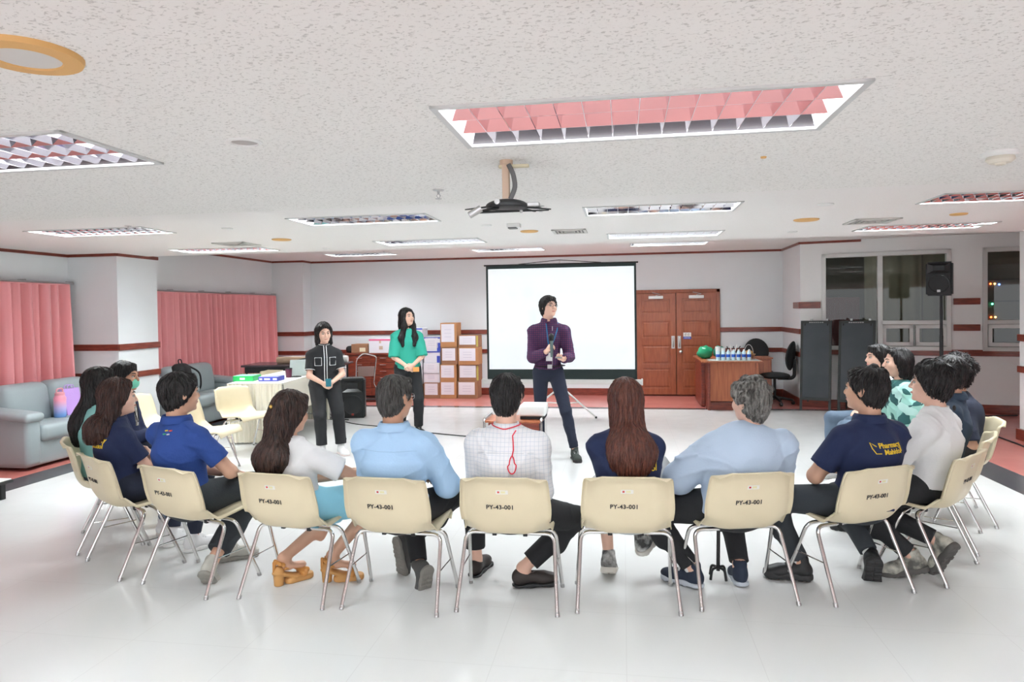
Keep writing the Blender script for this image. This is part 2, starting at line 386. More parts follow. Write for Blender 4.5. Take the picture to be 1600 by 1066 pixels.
bm = BM(); box(bm, um-.7, um-.2, .8, 1.0, 2.6, 2.64); o = wlocal(bm, 'ceiling_light_panel', M_diff); tag(o, 'pale ceiling light panel glimpsed through the left window pane, lower one', 'ceiling light')
bm = BM(); box(bm, um-.45, um-.05, .35, .55, 2.6, 2.64); o = wlocal(bm, 'ceiling_light_panel', M_diff); tag(o, 'pale ceiling light panel glimpsed through the left window pane, upper one', 'ceiling light')
# equipment rack with indicator lamps behind window 2
rk = empty('equipment_rack', WO, WA, 'dark equipment rack with red, amber and green indicator lamps behind the far right window', 'equipment rack')
M_rack = mat('rack_grey', (.06, .06, .05), rough=.6)
bm = BM(); box(bm, uq-.1, uq+.9, .45, .9, .0, 2.2, .01); obj('cabinet_body', bm, M_rack, rk)
bm = BM()
for z in (1.0, 1.3, 1.62, 1.95): box(bm, uq-.02, uq+.8, .43, .45, z, z+.02)
obj('shelf_rail', bm, M_black, rk)
def led(x, y, c, e):
    r = ray(x, y); P = WO-WN*.42; t = (P-CC).dot(WN)/r.dot(WN); p = CC+r*t; u, z = (p-WO).dot(WU), p.z
    obj('indicator_lamp', ball(BM(), (u, .42, z), .014, 8), mat('led_'+c[0], c[1], emit=e, ecol=c[1]), rk)
for x, y, c in ((1553, 443, ('red', (1, .12, .03))), (1560, 443, ('amber', (1, .5, .1))), (1567, 444, ('blue', (.1, .25, 1))), (1556, 475, ('green', (.1, 1, .45))), (1554, 496, ('red', 0)), (1561, 496, ('amber', 0))):
    led(x, y, (c[0], c[1] or (1, .1, .02)), 5)
bm = BM(); box(bm, uq, uq+.5, .3, .7, .85, .9); 
o = wlocal(bm, 'work_counter', M_rack); tag(o, 'dark counter inside the control room at sill height', 'counter')

# right hand column
wall('wall_right', [(4.58, 8.85), (4.58, 8.1), (5.3, 8.1), (5.3, 8.85), (4.58, 8.85)], 0, 2.9, M_wall2)
wall('wall_right', [wp(ue, 0)[:2], (6.66, 8.85), (6.66, YF)], 0, 2.9, M_wall2)

# wooden rails, crown and baseboards -------------------------------
def strip(name, pts, z0, z1, th=.025, m=M_redw, bev=.004):
    bm = BM()
    for (a, b) in zip(pts[:-1], pts[1:]):
        a, b = Vector((*a, 0)), Vector((*b, 0)); d = (b-a).normalized(); n = Vector((d.y, -d.x, 0)); e = d*.0
        c = BM(); box(c, -th*.5, (b-a).length+th*.5, -th, 0, z0, z1, bev, seg=1)
        M = Matrix.Translation(a) @ Matrix.Rotation(math.atan2(d.y, d.x), 4, 'Z')
        bmesh.ops.transform(c, matrix=M, verts=c.verts); me = bpy.data.meshes.new('t'); c.to_mesh(me); c.free(); bm.from_mesh(me); bpy.data.meshes.remove(me)
    return struct(obj(name, bm, m))
PWr = [(-7.0, 7.75), (-6.3, 7.75), (-6.3, 8.5)]
n = 1
def rail(pts, z0, z1, th=.025):
    global n; strip('trim_%d' % n, pts, z0, z1, th); n += 1
RZ1, RZ2 = (1.155, 1.235), (.79, .865)
for z in (RZ1, RZ2):
    rail(PWr, *z); rail([(XL2, 12.4), (-6.08, 12.4), (-6.08, YB)], *z); rail([(-6.08, YB), (.2, YB)], *z); rail([(1.7, YB), (XR0, YB)], *z); rail([(XR0, YB), (XR1, YW)], *z)
rail([wp(0, 0)[:2], wp(u0-.05, 0)[:2]], *RZ1); rail([wp(0, 0)[:2], wp(ue, 0)[:2]], .835, .925)
_, s1 = wpix(1510, 466); _, s2 = wpix(1510, 476); _, s3 = wpix(1510, 507); _, s4 = wpix(1510, 517)
rail([wp(u1+.08, 0)[:2], wp(uq-.08, 0)[:2]], s2, s1); rail([wp(u1+.08, 0)[:2], wp(uq-.08, 0)[:2]], s4, s3)
_, s1 = wpix(1262, 472); _, s2 = wpix(1262, 482)
rail([(XR0, 11.9), (XR1, YW)], s2, s1); rail([wp(0, 0)[:2], wp(u0-.07, 0)[:2]], s2, s1)
for z in (RZ1, RZ2): rail([(4.58, 8.85), (4.58, 8.1)], *z); rail([(4.58, 8.1), (5.3, 8.1)], *z)
CRW = .035
rail([(-7.0, YF), (-7.0, 7.75)], Z2-CRW, Z2+.01); rail(PWr, Z2-CRW, Z2+.01)
rail([(XL2, 8.5), (XL2, 12.4), (-6.08, 12.4)], Z3-CRW, Z3+.01); rail([(-6.08, 12.4), (-6.08, YB)], Z3-CRW, Z3+.01); rail([(-6.08, YB), (XR0, YB)], Z3-CRW, Z3+.01); rail([(XR0, YB), (XR1, YW)], Z3-CRW, Z3+.01)
rail([wp(0, 0)[:2], wp(.85, 0)[:2]], Z3-CRW, Z3+.01)
def bb(side, pts, th=.02): strip('baseboard_'+side, pts, 0, .13, th)
bb('left', [(-7.0, 2), (-7.0, 7.75)]); bb('left', [(-7.0, 7.75), (-6.3, 7.75), (-6.3, 8.5)]); bb('left', [(XL2, 8.5), (XL2, 12.4), (-6.08, 12.4)]); bb('back', [(-6.08, YB), (.2, YB)]); bb('back', [(1.7, YB), (XR0, YB)]); bb('right', [(XR0, YB), (XR1, YW)]); bb('right', [wp(0, 0)[:2], wp(ue, 0)[:2]])
bb('right', [(4.58, 8.85), (4.58, 8.1), (5.3, 8.1)], .035)

# double doors -----------------------------------------------------
bm = BM(); box(bm, .18, .24, YB-.05, YB+.1, 0, 1.93, .004); box(bm, 1.66, 1.72, YB-.05, YB+.1, 0, 1.93, .004); box(bm, .18, 1.72, YB-.05, YB+.1, 1.87, 1.93, .004)
struct(obj('trim_%d' % n, bm, M_door)); n += 1
bm = BM(); quad(bm, [(.1, YB+.12, 0), (1.8, YB+.12, 0), (1.8, YB+.12, 2.1), (.1, YB+.12, 2.1)]); struct(obj('wall_behind_doors', bm, M_black))
for k, (a, b) in enumerate(((.24, .945), (.955, 1.66))):
    d = bpy.data.objects.new('door_%d' % (k+1), None); COL.objects.link(d); d.location = (a, YB-.03, 0); struct(d); W = b-a
    bm = BM(); box(bm, 0, W, .012, .05, .02, 1.87)
    st = .1
    for q in ((0, st, .02, 1.87), (W-st, W, .02, 1.87)): box(bm, q[0], q[1], 0, .02, q[2], q[3], .003)
    rails = [(.02, .14), (.5, .58), (.92, 1.06), (1.36, 1.5), (1.76, 1.87)]
    for z0, z1 in rails: box(bm, st-.002, W-st+.002, 0, .02, z0, z1, .003)
    obj('leaf', bm, M_door, d)
    for (z0, z1) in zip([r[1] for r in rails[:-1]], [r[0] for r in rails[1:]]): obj('panel', box(BM(), st+.03, W-st-.03, .002, .02, z0+.03, z1-.03, .008), M_door, d)
    hx = W-.05 if k == 0 else .05
    hd = obj('pull_handle', box(BM(), hx-.03, hx+.03, -.006, 0, .86, 1.09, .003), M_steel, d)
    obj('grip', tube(BM(), bend([(hx, -.005, .89), (hx, -.04, .89), (hx, -.04, 1.06), (hx, -.005, 1.06)], .015), .008), M_chrome, hd, smooth=True)
    cl = obj('door_closer', box(BM(), W/2-.13, W/2+.13, -.05, 0, 1.765, 1.82, .006), M_white, d, smooth=True)
    obj('closer_arm', tube(BM(), [(W/2, -.05, 1.825), (W/2+.08, -.09, 1.845), (W/2-.06, -.03, 1.88)], .007, 6), M_steel, cl)
    if k == 1:
        lb = BM(); lathe(lb, [(.03, 0), (.03, .01), (.012, .012), (.012, .03), (.026, .035), (.028, .055), (.015, .065)], 16)
        obj('knob', lb, M_chrome, d, smooth=True, loc=(.075, 0, .80), rot=(PI/2, 0, 0))
        sg = obj('door_sign', box(BM(), .12, .26, -.004, 0, 1.03, 1.15, .001), mat('sign_white', (.8, .78, .74), rough=.5), d)
        obj('blue_band', box(BM(), .12, .26, -.006, -.004, 1.03, 1.075), mat('sign_blue', (.05, .08, .35), rough=.5), sg)
        bmx = BM()
        for a, b in ((.14, .165), (.17, .20), (.205, .235)): box(bmx, a, b, -.0068, -.006, 1.045, 1.06)
        obj('band_marks', bmx, mat('sign_marks', (.4, .42, .7)), sg)
        bmx = BM(); 
        for c in (.165, .215): tube(bmx, [(c+.014*math.cos(q), -.0045, 1.113+.016*math.sin(q)) for q in np.linspace(0, 5.2, 9)], .003, 5)
        obj('sign_symbol', bmx, M_ink, sg)
    
# curtains on the left wall ----------------------------------------
def curtain_mat():
    m = mat('pink_curtain', (.92, .39, .40), rough=.85, sheen=.3, bump=.15, bscale=300); b = m.node_tree.nodes['Principled BSDF']
    return m
M_curt = curtain_mat()
def curtain(label, X, y0, y1, z0, z1, seed, nrings=9):
    t = empty('curtain', (X, y0, 0), PI/2, label, 'curtain', 'pink pleated curtains on the left wall')
    bm = BM(); pleats(bm, 0, y1-y0, z0, z1, .075, .14, y=0, seed=seed, taper=.02); obj('drape', bm, M_curt, t, smooth='all')
    bm = BM(); box(bm, 0, y1-y0, -.02, .02, z1-.004, z1+.012); obj('heading', bm, M_curt, t)
    return t
def crail(label, X, y0, y1, z):
    r = empty('curtain_rail', (X, y0, z), 0, label, 'curtain rail')
    obj('pole', tube(BM(), [(0, 0, 0), (0, y1-y0, 0)], .012, 8), M_steel, r, smooth=True)
    k = int((y1-y0)/.8)+1
    for i in range(k+1):
        yy = (y1-y0)*i/k; obj('bracket', tube(BM(), [(-.11, yy, .02), (0, yy, .02), (0, yy, -.015)], .006, 6), M_steel, r)
for i, (a, b, lb) in enumerate(((3.5, 5.5, 'pink pleated curtain on the left wall, outside the photo'), (5.5, 7.62, 'pink pleated curtain behind the near grey sofa at the left edge'))):
    curtain(lb, -6.88, a, b, .12, 1.99, 11+i)
crail('thin grey curtain rail above the near pink curtain', -6.88, 3.5, 7.7, 2.015)
curtain('pink pleated curtain beside the white pillar, left of the parting', -6.62, 8.55, 10.6, .12, 1.93, 21); curtain('pink pleated curtain next to the back corner, right of the parting', -6.62, 10.5, 12.3, .12, 1.93, 22)
crail('thin grey curtain rail between the pillar and the back corner', -6.62, 8.52, 12.35, 1.955)
# ================================================================== CHAIRS
def shell_pt(u, s):
    # profile from front lip (s=0) over the seat to the top of the back (s=1)
    P = [(.245, .405), (.215, .428), (.12, .425), (.0, .412), (-.10, .405), (-.165, .420), (-.205, .475), (-.228, .55), (-.25, .64), (-.272, .715), (-.287, .742)]
    Wd = [.21, .225, .232, .235, .232, .220, .228, .236, .230, .222, .208]
    x = s*(len(P)-1); i = min(int(x), len(P)-2); t = x-i
    def cr(a): 
        p0, p1, p2, p3 = a[max(i-1, 0)], a[i], a[i+1], a[min(i+2, len(a)-1)]
        return .5*((2*p1)+(p2-p0)*t+(2*p0-5*p1+4*p2-p3)*t*t+(3*p1-p0-3*p2+p3)*t**3)
    y = cr([p[0] for p in P]); z = cr([p[1] for p in P]); wd = cr(Wd)
    au = abs(u); cup = max(0, (au-.35)/.65)**2.2
    back = min(1, max(0, (s-.38)/.2)); seat = 1-back
    top = max(0, (s-.9)/.1); rnd = (1-top**2*.10)
    X = math.copysign(au, u)*wd*rnd
    y += back*cup*.050*(1-.45*top); z += seat*cup*.022*(1-max(0, (.12-s)/.12))
    z -= top**1.5*max(0, au-.72)*.10
    if .38 < s < .62: z += cup*.045*math.sin((s-.38)/.24*PI)
    if s < .1: z -= (au**4)*.01*(1-s/.1)
    return Vector((X, y, z))
def back_surface(x, z):        # rear face of the back at height z
    lo, hi = .55, 1.0
    for _ in range(24):
        m = (lo+hi)/2
        if shell_pt(0, m).z < z: lo = m
        else: hi = m
    s = (lo+hi)/2; u = max(-1, min(1, x/.226)); p = shell_pt(u, s); return p.y
def build_chair():
    t = empty('shell_chair', label='x', cat='chair', group='cream plastic shell chairs')
    bm = BM(); NU, NS = 20, 34; g = [[bm.verts.new(shell_pt(-1+2*i/NU, j/NS)) for i in range(NU+1)] for j in range(NS+1)]
    for j in range(NS):
        for i in range(NU): bm.faces.new((g[j][i], g[j][i+1], g[j+1][i+1], g[j+1][i]))
    # turned lip around the rim
    rim = [g[j][0] for j in range(NS+1)]+[g[NS][i] for i in range(1, NU+1)]+[g[j][NU] for j in range(NS-1, -1, -1)]+[g[0][i] for i in range(NU-1, 0, -1)]
    lip = []
    for v in rim:
        p = v.co.copy(); s_ = 1 if p.x > 0 else -1; back = p.z > .46
        if back: d = Vector((s_*.006 if abs(p.x) > .17 else 0, -.016, 0))
        else: d = Vector((s_*.005 if abs(p.x) > .17 else 0, .004 if p.y > .2 else 0, -.016))
        lip.append(bm.verts.new(p+d))
    for k in range(len(rim)): bm.faces.new((rim[k], rim[(k+1) % len(rim)], lip[(k+1) % len(rim)], lip[k]))
    sh = obj('shell', bm, M_shell, t, smooth='all')
    md = sh.modifiers.new('thickness', 'SOLIDIFY'); md.thickness = .005; md.offset = 0
    def onback(co): return Vector((co.x, back_surface(co.x, CZ+co.y)-.0045-co.z, CZ+co.y))
    CZ = .575
    text_mesh('inventory_number', 'PY-43-001', .033, M_ink, sh, bold=.0007, spacing=1.05, fn=lambda co: onback(Vector((co.x-.02, co.y, co.z))))
    # sticker
    bm = BM(); 
    for (a, b, c, d, mi, off) in ((-.032, .032, -.011, .011, 0, .0035), (-.024, -.013, -.005, .005, 1, .0042), (-.006, .018, -.006, .006, 2, .0042)):
        q = [bm.verts.new((x-.006, back_surface(x, .66+y)-off-.001, .66+y)) for x, y in ((a, c), (b, c), (b, d), (a, d))]; f = bm.faces.new(q); f.material_index = mi
    obj('label_sticker', bm, [mat('sticker_white', (.82, .80, .74), rough=.5), mat('sticker_red', (.6, .05, .05)), mat('sticker_yellow', (.78, .72, .42))], sh)
    # two tube hoops: four legs and two rails
    for fy, ty, zt in ((-.205, -.035, .378), (.185, .035, .378)):
        for s in (-1, 1):
            pts = bend([(s*.268, fy, .01), (s*.243, ty, zt), (s*.10, ty, zt)], .05, 6)
            lg = obj('leg', tube(BM(), pts, .0105, 10), M_chrome, t, smooth=True)
            obj('foot_cap', tube(BM(), [(s*.269, fy-.001*0, .0), (s*.267, fy+(ty-fy)*.04, .022)], .0125, 10), M_steel, lg, smooth=True)
        obj('rail', tube(BM(), [(-.10, ty, zt), (.10, ty, zt)], .0105, 10), M_chrome, t, smooth=True)
    for s in (-1, 1): obj('brace', tube(BM(), [(s*.2555, -.118, .20), (s*.2555, .108, .20)], .0035, 6), M_chrome, t, smooth=True)
    bm = BM()
    for s in (-1, 1):
        for y in (-.035, .035): box(bm, s*.085-.012, s*.085+.012, y-.012, y+.012, .362, .405, .003)
    obj('mounting_block', bm, M_black, t)
    return t
chair0 = build_chair()
CH = [  # x, y, yaw (degrees, counterclockwise), label
 (-3.62, 4.36, -52, 'cream plastic shell chair at the far left, under the woman in the teal top'),
 (-3.13, 3.97, -31, 'cream plastic shell chair under the brown-haired woman in the navy polo at left'),
 (-2.52, 3.755, -17, 'cream plastic shell chair under the man in the royal blue polo'),
 (-1.85, 3.68, -8, 'cream plastic shell chair under the woman in the white top and blue skirt'),
 (-1.235, 3.655, -3, 'cream plastic shell chair under the grey-haired man in the light blue shirt'),
 (-.625, 3.72, 1, 'cream plastic shell chair under the man in the white checked shirt'),
 (-.0, 3.80, 4, 'cream plastic shell chair under the woman with long auburn hair'),
 (.60, 3.95, 15, 'cream plastic shell chair under the grey-haired person in the pale blue blouse'),
 (1.245, 4.13, 27, 'cream plastic shell chair under the man in the navy polo with the yellow print'),
 (1.80, 4.50, 50, 'cream plastic shell chair under the black-haired person in the white shirt'),
 (2.14, 5.05, 63, 'cream plastic shell chair under the man in the slate polo, mostly hidden at right'),
 (2.46, 5.62, 78, 'cream plastic shell chair under the curly-haired person at the right end'),
 (2.26, 6.32, 97, 'cream plastic shell chair under the woman in the green patterned blouse'),
 (2.40, 6.95, 104, 'cream plastic shell chair under the woman in white behind the green blouse'),
 (-3.98, 5.0, -72, 'cream plastic shell chair under the masked woman in the navy cardigan'),
 (-4.15, 6.32, -86, 'empty cream shell chair behind the royal blue polo, seat edge and legs showing'),
 (-4.95, 6.7, -80, 'empty cream shell chair tilted back view beside the white pillar'),
 (-4.36, 7.36, -112, 'empty cream shell chair facing out beside the cloth-covered table'),
 (-5.25, 9.35, 170, 'cream shell chair behind the table, only its back showing above the boxes'),
]
CHO = []
for i, (x, y, a, lb) in enumerate(CH):
    c = chair0 if i == 0 else copy_tree(chair0)
    c.location = (x, y, 0); c.rotation_euler = (0, 0, math.radians(a)); c['label'] = lb; c['category'] = 'chair'; c['group'] = 'cream plastic shell chairs'; CHO.append(c)

# ================================================================== FURNITURE
M_sofa = mat('grey_blue_leather', (.33, .385, .40), rough=.5, bump=.06, bscale=90, var=.05, vscale=3)
def puff(bm, x0, x1, y0, y1, z0, z1, r, n=3): return box(bm, x0, x1, y0, y1, z0, z1, r, seg=4)
def sofa(x, y, rz, W, D, nb, label, arms=(1, 1)):
    t = empty('sofa', (x, y, 0), rz, label, 'sofa', 'grey-blue sofas along the left wall')   # local: width along x, front at -y, back at +D
    obj('base', puff(BM(), .02, W-.02, .04, D, .03, .30, .03), M_sofa, t, smooth=True)
    aw = .19; xa = aw if arms[0] else 0; xb = W-(aw if arms[1] else 0)
    cw = (xb-xa)/nb
    for k in range(nb):
        s = obj('seat_cushion', puff(BM(), xa+k*cw+.004, xa+(k+1)*cw-.004, -.01, D-.22, .27, .45, .06), M_sofa, t, smooth=True)
        bm = puff(BM(), xa+k*cw+.004, xa+(k+1)*cw-.004, D-.30, D-.06, .40, .86, .09)
        for v in bm.verts: v.co.y += (v.co.z-.4)*.16
        obj('back_cushion', bm, M_sofa, t, smooth=True)
    obj('back_panel', puff(BM(), .03, W-.03, D-.06, D+.06, .05, .74, .04), M_sofa, t, smooth=True)
    for q, on in ((0, arms[0]), (W-aw, arms[1])):
        if not on: continue
        bm = puff(BM(), q, q+aw, 0, D, .04, .56, .05)
        for v in bm.verts:
            if v.co.z > .4: v.co.z += max(0, (v.co.y-.35))*.22
        a = obj('armrest', bm, M_sofa, t, smooth=True)
        bm = puff(BM(), q-.03, q+aw+.02, -.03, D*.95, .50, .60, .045)
        for v in bm.verts: v.co.z += max(0, (v.co.y-.35))*.22
        obj('arm_pad', bm, M_sofa, a, smooth=True)
    return t
# fronts face +X : rotate by +90 so local -y -> +x
sofa(-6.05, 6.12, PI/2, 1.58, .68, 2, 'grey-blue sofa at the left edge holding the pink bottle and lilac bag')
sofa(-5.88, 8.56, PI/2, 1.4, .64, 2, 'grey-blue sofa beyond the white pillar, black backpack on it')
def at_px(x, y, X):  # ray to plane X
    r = ray(x, y); return CC+r*(X/r.x)
# bottle and bag on sofa 1
b = empty('water_bottle', (-6.36, 6.88, .45), 0, 'tall pink to blue gradient water bottle on the near sofa', 'bottle')
m = mat('bottle_gradient', (.8, .4, .45), rough=.35); nt = m.node_tree; tc = nt.nodes.new('ShaderNodeTexCoord'); sp = nt.nodes.new('ShaderNodeSeparateXYZ'); rp = nt.nodes.new('ShaderNodeValToRGB')
nt.links.new(tc.outputs['Object'], sp.inputs[0]); nt.links.new(sp.outputs[2], rp.inputs[0]); e = rp.color_ramp.elements
e[0].position = .03; e[0].color = (.18, .36, .75, 1); e[1].position = .20; e[1].color = (.85, .32, .42, 1); e2 = rp.color_ramp.elements.new(.11); e2.color = (.55, .45, .75, 1)
nt.links.new(rp.outputs[0], nt.nodes['Principled BSDF'].inputs['Base Color'])
obj('bottle_body', lathe(BM(), [(.058, 0), (.062, .01), (.062, .22), (.05, .245), (.045, .25)], 24), m, b, smooth=True)
lid = obj('lid', lathe(BM(), [(.05, .25), (.05, .275), (.03, .285)], 20), mat('pink_plastic', (.8, .35, .4), rough=.4), b, smooth=True)
obj('carry_loop', tube(BM(), bend([(0, -.045, .27), (0, -.045, .325), (0, .045, .325), (0, .045, .27)], .03), .008, 8), mat('pink_plastic', (.8, .35, .4)), lid, smooth=True)
b = empty('tote_bag', (-6.40, 7.10, .452), 0, 'lilac paper tote bag on the near sofa beside the bottle', 'bag')
bm = BM(); box(bm, -.05, .05, -.12, .12, 0, .30, .004)
for v in bm.verts:
    v.co.x *= (1-.5*max(0, v.co.z-.05)/.25); v.co.x -= .12*max(0, v.co.z)
m_l = mat('lilac_bag', (.56, .34, .76), rough=.5, bump=.3, bscale=14)
obj('bag_body', bm, m_l, b)
for s in (-.02, .02): obj('handle', tube(BM(), smoothpath([(s-.035, -.05, .29), (s-.04, -.035, .335), (s-.04, .035, .335), (s-.035, .05, .29)]), .005, 6), m_l, b, smooth=True)
# backpack on sofa 2
b = empty('backpack', (-6.22, 8.93, .45), .2, 'black backpack leaning on the far sofa behind the royal blue polo', 'backpack')
M_bp = mat('black_nylon', (.012, .012, .014), rough=.7, bump=.2, bscale=60)
bm = puff(BM(), -.09, .12, -.17, .17, 0, .45, .08)
for v in bm.verts: v.co.x -= .15*v.co.z; v.co.y *= 1-.35*(v.co.z/.45)**2
obj('pack_body', bm, M_bp, b, smooth=True); obj('front_pocket', puff(BM(), .08, .15, -.12, .12, .04, .24, .04), M_bp, b, smooth=True)
obj('top_loop', tube(BM(), smoothpath([(-.05, -.05, .44), (-.06, -.04, .50), (-.06, .04, .50), (-.05, .05, .44)]), .008, 6), M_bp, b, smooth=True)
obj('strap', tube(BM(), smoothpath([(.02, .12, .40), (.14, .17, .30), (.15, .2, .12), (.1, .22, .02)]), .014, 6), M_bp, b, smooth=True)
# low table at far left edge
p = atz(18, 745, .19)
b = empty('low_table', (p.x, p.y, 0), 0, 'corner of a low black table with a white top at the left edge', 'table')
obj('table_top', box(BM(), -.7, 0, -.5, 0, .165, .175, .003), M_white, b); obj('table_rim', box(BM(), -.71, .01, -.51, .01, .14, .164, .004), M_black, b)
for x in (-.66, -.06):
    for y in (-.46, -.06): obj('leg', box(BM(), x-.02, x+.03, y-.02, y+.03, 0, .145, .004), M_black, b)

# cloth covered table ---------------------------------------------
TA = math.radians(6)
M_cloth = mat('cream_cloth', (.84, .80, .68), rough=.85)
TW_, TLn = .68, 1.75
tb = empty('folding_table', (-4.79, 7.72, 0), TA, 'folding table on the left hidden under a cream skirted cloth', 'table')
obj('tabletop', box(BM(), .01, TW_-.01, .01, TLn-.01, .72, .742, .004), M_white, tb)
for y in (.25, TLn-.2):
    obj('leg', tube(BM(), bend([(.08, y, .01), (.10, y, .71), (TW_-.10, y, .71), (TW_-.08, y, .01)], .04), .013, 8), M_chrome, tb, smooth=True)
    obj('leg_stretcher', tube(BM(), [(.085, y, .14), (TW_-.085, y, .14)], .008, 8), M_chrome, tb, smooth=True)
cl = empty('tablecloth', (-4.79, 7.72, 0), TA, 'cream pleated skirt and white cloth covering the folding table', 'tablecloth')
obj('cloth_top', box(BM(), -.005, TW_+.005, -.005, TLn+.005, .743, .749, .002), mat('white_cloth', (.86, .85, .82), rough=.85), cl)
bm = BM(); pleats(bm, 0, TW_, .02, .745, .012, .055, y=-.02, seed=5); obj('cloth_skirt', bm, M_cloth, cl, smooth='all')
bm = BM(); n_ = 60; g = []
for j in range(11):
    v = j/10; g.append([bm.verts.new((TW_+.018+.003*math.sin(i*.5)+.006*math.sin(v*38), TLn*i/n_, .745-v*(.42-.05*i/n_))) for i in range(n_+1)])
for j in range(10):
    for i in range(n_): bm.faces.new((g[j][i], g[j][i+1], g[j+1][i+1], g[j+1][i]))
obj('short_drape', bm, M_cloth, cl, smooth='all')
bm = BM(); pleats(bm, 0, TLn, .02, .745, .012, .055, seed=6); bmesh.ops.rotate(bm, verts=bm.verts, cent=(0, 0, 0), matrix=Matrix.Rotation(PI/2, 3, 'Z')); bmesh.ops.translate(bm, verts=bm.verts, vec=(-.02, 0, 0)); obj('cloth_skirt', bm, M_cloth, cl, smooth='all')
bm = BM(); pleats(bm, 0, TW_, .02, .745, .012, .055, y=TLn+.02, seed=8); obj('cloth_skirt', bm, M_cloth, cl, smooth='all')
def ontab(x, y, z=.749): p = atz(x, y, z); return p
def flatbox(name, px0, px1, py, d, h, m1, m2, label, cat, txt):
    a, c = ontab(px0, py), ontab(px1, py); ang = TA; L = (c-a).length*.8; a = a+Vector((0, .04, 0))
    t = empty(name, (a.x, a.y, .7505), ang, label, cat)
    obj('carton', box(BM(), 0, L, 0, d, 0, h, .003), m1, t); obj('lid_top', box(BM(), .004, L-.004, .004, d-.004, h, h+.004, .001), m2, t)
    bm = BM()
    for a_, b_ in txt: box(bm, L*a_, L*b_, -.002, 0, h*.3, h*.7)
    obj('printed_marks', bm, M_paper, t); return t
flatbox('paper_box', 361, 399, 597, .25, .065, mat('green_box', (.02, .50, .12), rough=.5), mat('green_box_top', (.25, .72, .42), rough=.5), 'flat bright green paper box on the cream table', 'box', ((.35, .6),))
flatbox('paper_box', 401, 438, 597, .22, .055, mat('blue_box', (.06, .08, .45), rough=.5), mat('blue_box_top', (.35, .36, .55), rough=.5), 'flat navy blue paper box with white print beside the green one', 'box', ((.05, .2), (.3, .6), (.75, .95)))
# laptop
p = ontab(452, 589)
lt = empty('laptop', (p.x, p.y, .7505), math.radians(40), 'open silver laptop on the cream table, screen tilted back', 'laptop')
obj('keyboard_base', box(BM(), 0, .32, 0, .22, 0, .014, .004), M_alu, lt, smooth=True)
bm = box(BM(), 0, .32, 0, .010, 0, .22, .003); bmesh.ops.rotate(bm, verts=bm.verts, cent=(0, 0, 0), matrix=Matrix.Rotation(math.radians(16), 3, 'X')); bmesh.ops.translate(bm, verts=bm.verts, vec=(0, -.005, .012))
obj('screen_lid', bm, mat('laptop_lid', (.55, .62, .60), rough=.35, metal=.3), lt, smooth=True)
p = ontab(437, 592); c = empty('coffee_cup', (p.x+.05, p.y+.15, .7505), 0, 'dark maroon cup behind the blue box on the cream table', 'cup')
obj('cup_body', lathe(BM(), [(.035, 0), (.045, .11), (.041, .112)], 18), mat('maroon', (.12, .02, .05), rough=.4), c, smooth=True); obj('cup_lid', lathe(BM(), [(.047, .112), (.045, .125), (.02, .128)], 18), M_black, c, smooth=True)
p = ontab(484, 585); c = empty('microphone_stand', (p.x-.15, p.y+.35, .7505), .3, 'small black desk microphone stand at the table end', 'microphone stand')
obj('weighted_base', lathe(BM(), [(.06, 0), (.06, .015), (.02, .02)], 20), M_black, c, smooth=True); obj('pole', tube(BM(), [(0, 0, .015), (0, 0, .18)], .008, 8), M_black, c, smooth=True)
obj('boom', tube(BM(), [(-.25, 0, .15), (.08, 0, .215)], .018, 8), M_black, c, smooth=True)
p = ontab(463, 590); c = obj('cable_bundle', tube(BM(), [(.06*math.cos(t)*(1+.1*math.sin(5*t)), .05*math.sin(t), .006+.003*(k % 3)) for k, t in enumerate(np.linspace(0, 12.4, 40))], .004, 6), M_black, smooth=True, loc=(p.x, p.y, .752)); tag(c, 'small black cable coil beside the laptop on the table', 'cable')
# cables beneath the table and towards the camera
def cable(px, r, lb, m=M_black):
    P = [atz(x, y, 0)+Vector((0, 0, r)) for x, y in px]; o = obj('cable', tube(BM(), smoothpath(P, 8), r, 6), m, smooth=True); tag(o, lb, 'cable'); return o
cable([(458, 643), (480, 640), (500, 648), (488, 652), (470, 647), (500, 641), (520, 652), (505, 655), (545, 657)], .008, 'black cables tangled on the floor under the cream table')
cable([(540, 660), (560, 664), (600, 668), (650, 675), (700, 680), (745, 684)], .007, 'black cable running across the white floor behind the light blue shirt')
cable([(1536, 676), (1560, 684), (1592, 696), (1625, 710)], .009, 'black cable across the red floor by the right column')
cable([(1500, 652), (1540, 651), (1590, 650)], .008, 'thin black cable on the red floor below the right wall', M_ink)
# back table with rolled mats
bt = empty('folding_table', (-5.95, 9.95, 0), .12, 'dark-topped table in the corner below the pink curtain', 'table')
obj('tabletop', box(BM(), 0, 1.6, 0, .7, .755, .785, .004), mat('dark_laminate', (.09, .07, .08), rough=.25), bt); obj('apron', box(BM(), .05, 1.55, .03, .06, .66, .755), M_black, bt)
for x in (.07, 1.52):
    for y in (.06, .62): obj('leg', tube(BM(), [(x, y, 0), (x, y, .755)], .016, 8), M_black, bt, smooth=True)
M_tan = mat('tan_mat', (.55, .40, .28), rough=.8)
for k, (dx, dz, lb, mm) in enumerate(((.55, .0, 'rolled tan mat on the dark corner table, lower roll', M_tan), (.6, .0, 'rolled white sheet lying behind the tan roll on the corner table', M_white))):
    r = .055; q = obj('rolled_mat', lathe(BM(), [(r*.5, 0), (r, .002), (r, 1.05), (r*.5, 1.052)], 20), mm, smooth=True)
    q.rotation_euler = (0, PI/2, .12); q.location = (-5.95+dx-.1, 9.95+.32+k*.125, .786+r+.002); tag(q, lb, 'roll', 'rolls on the corner table')

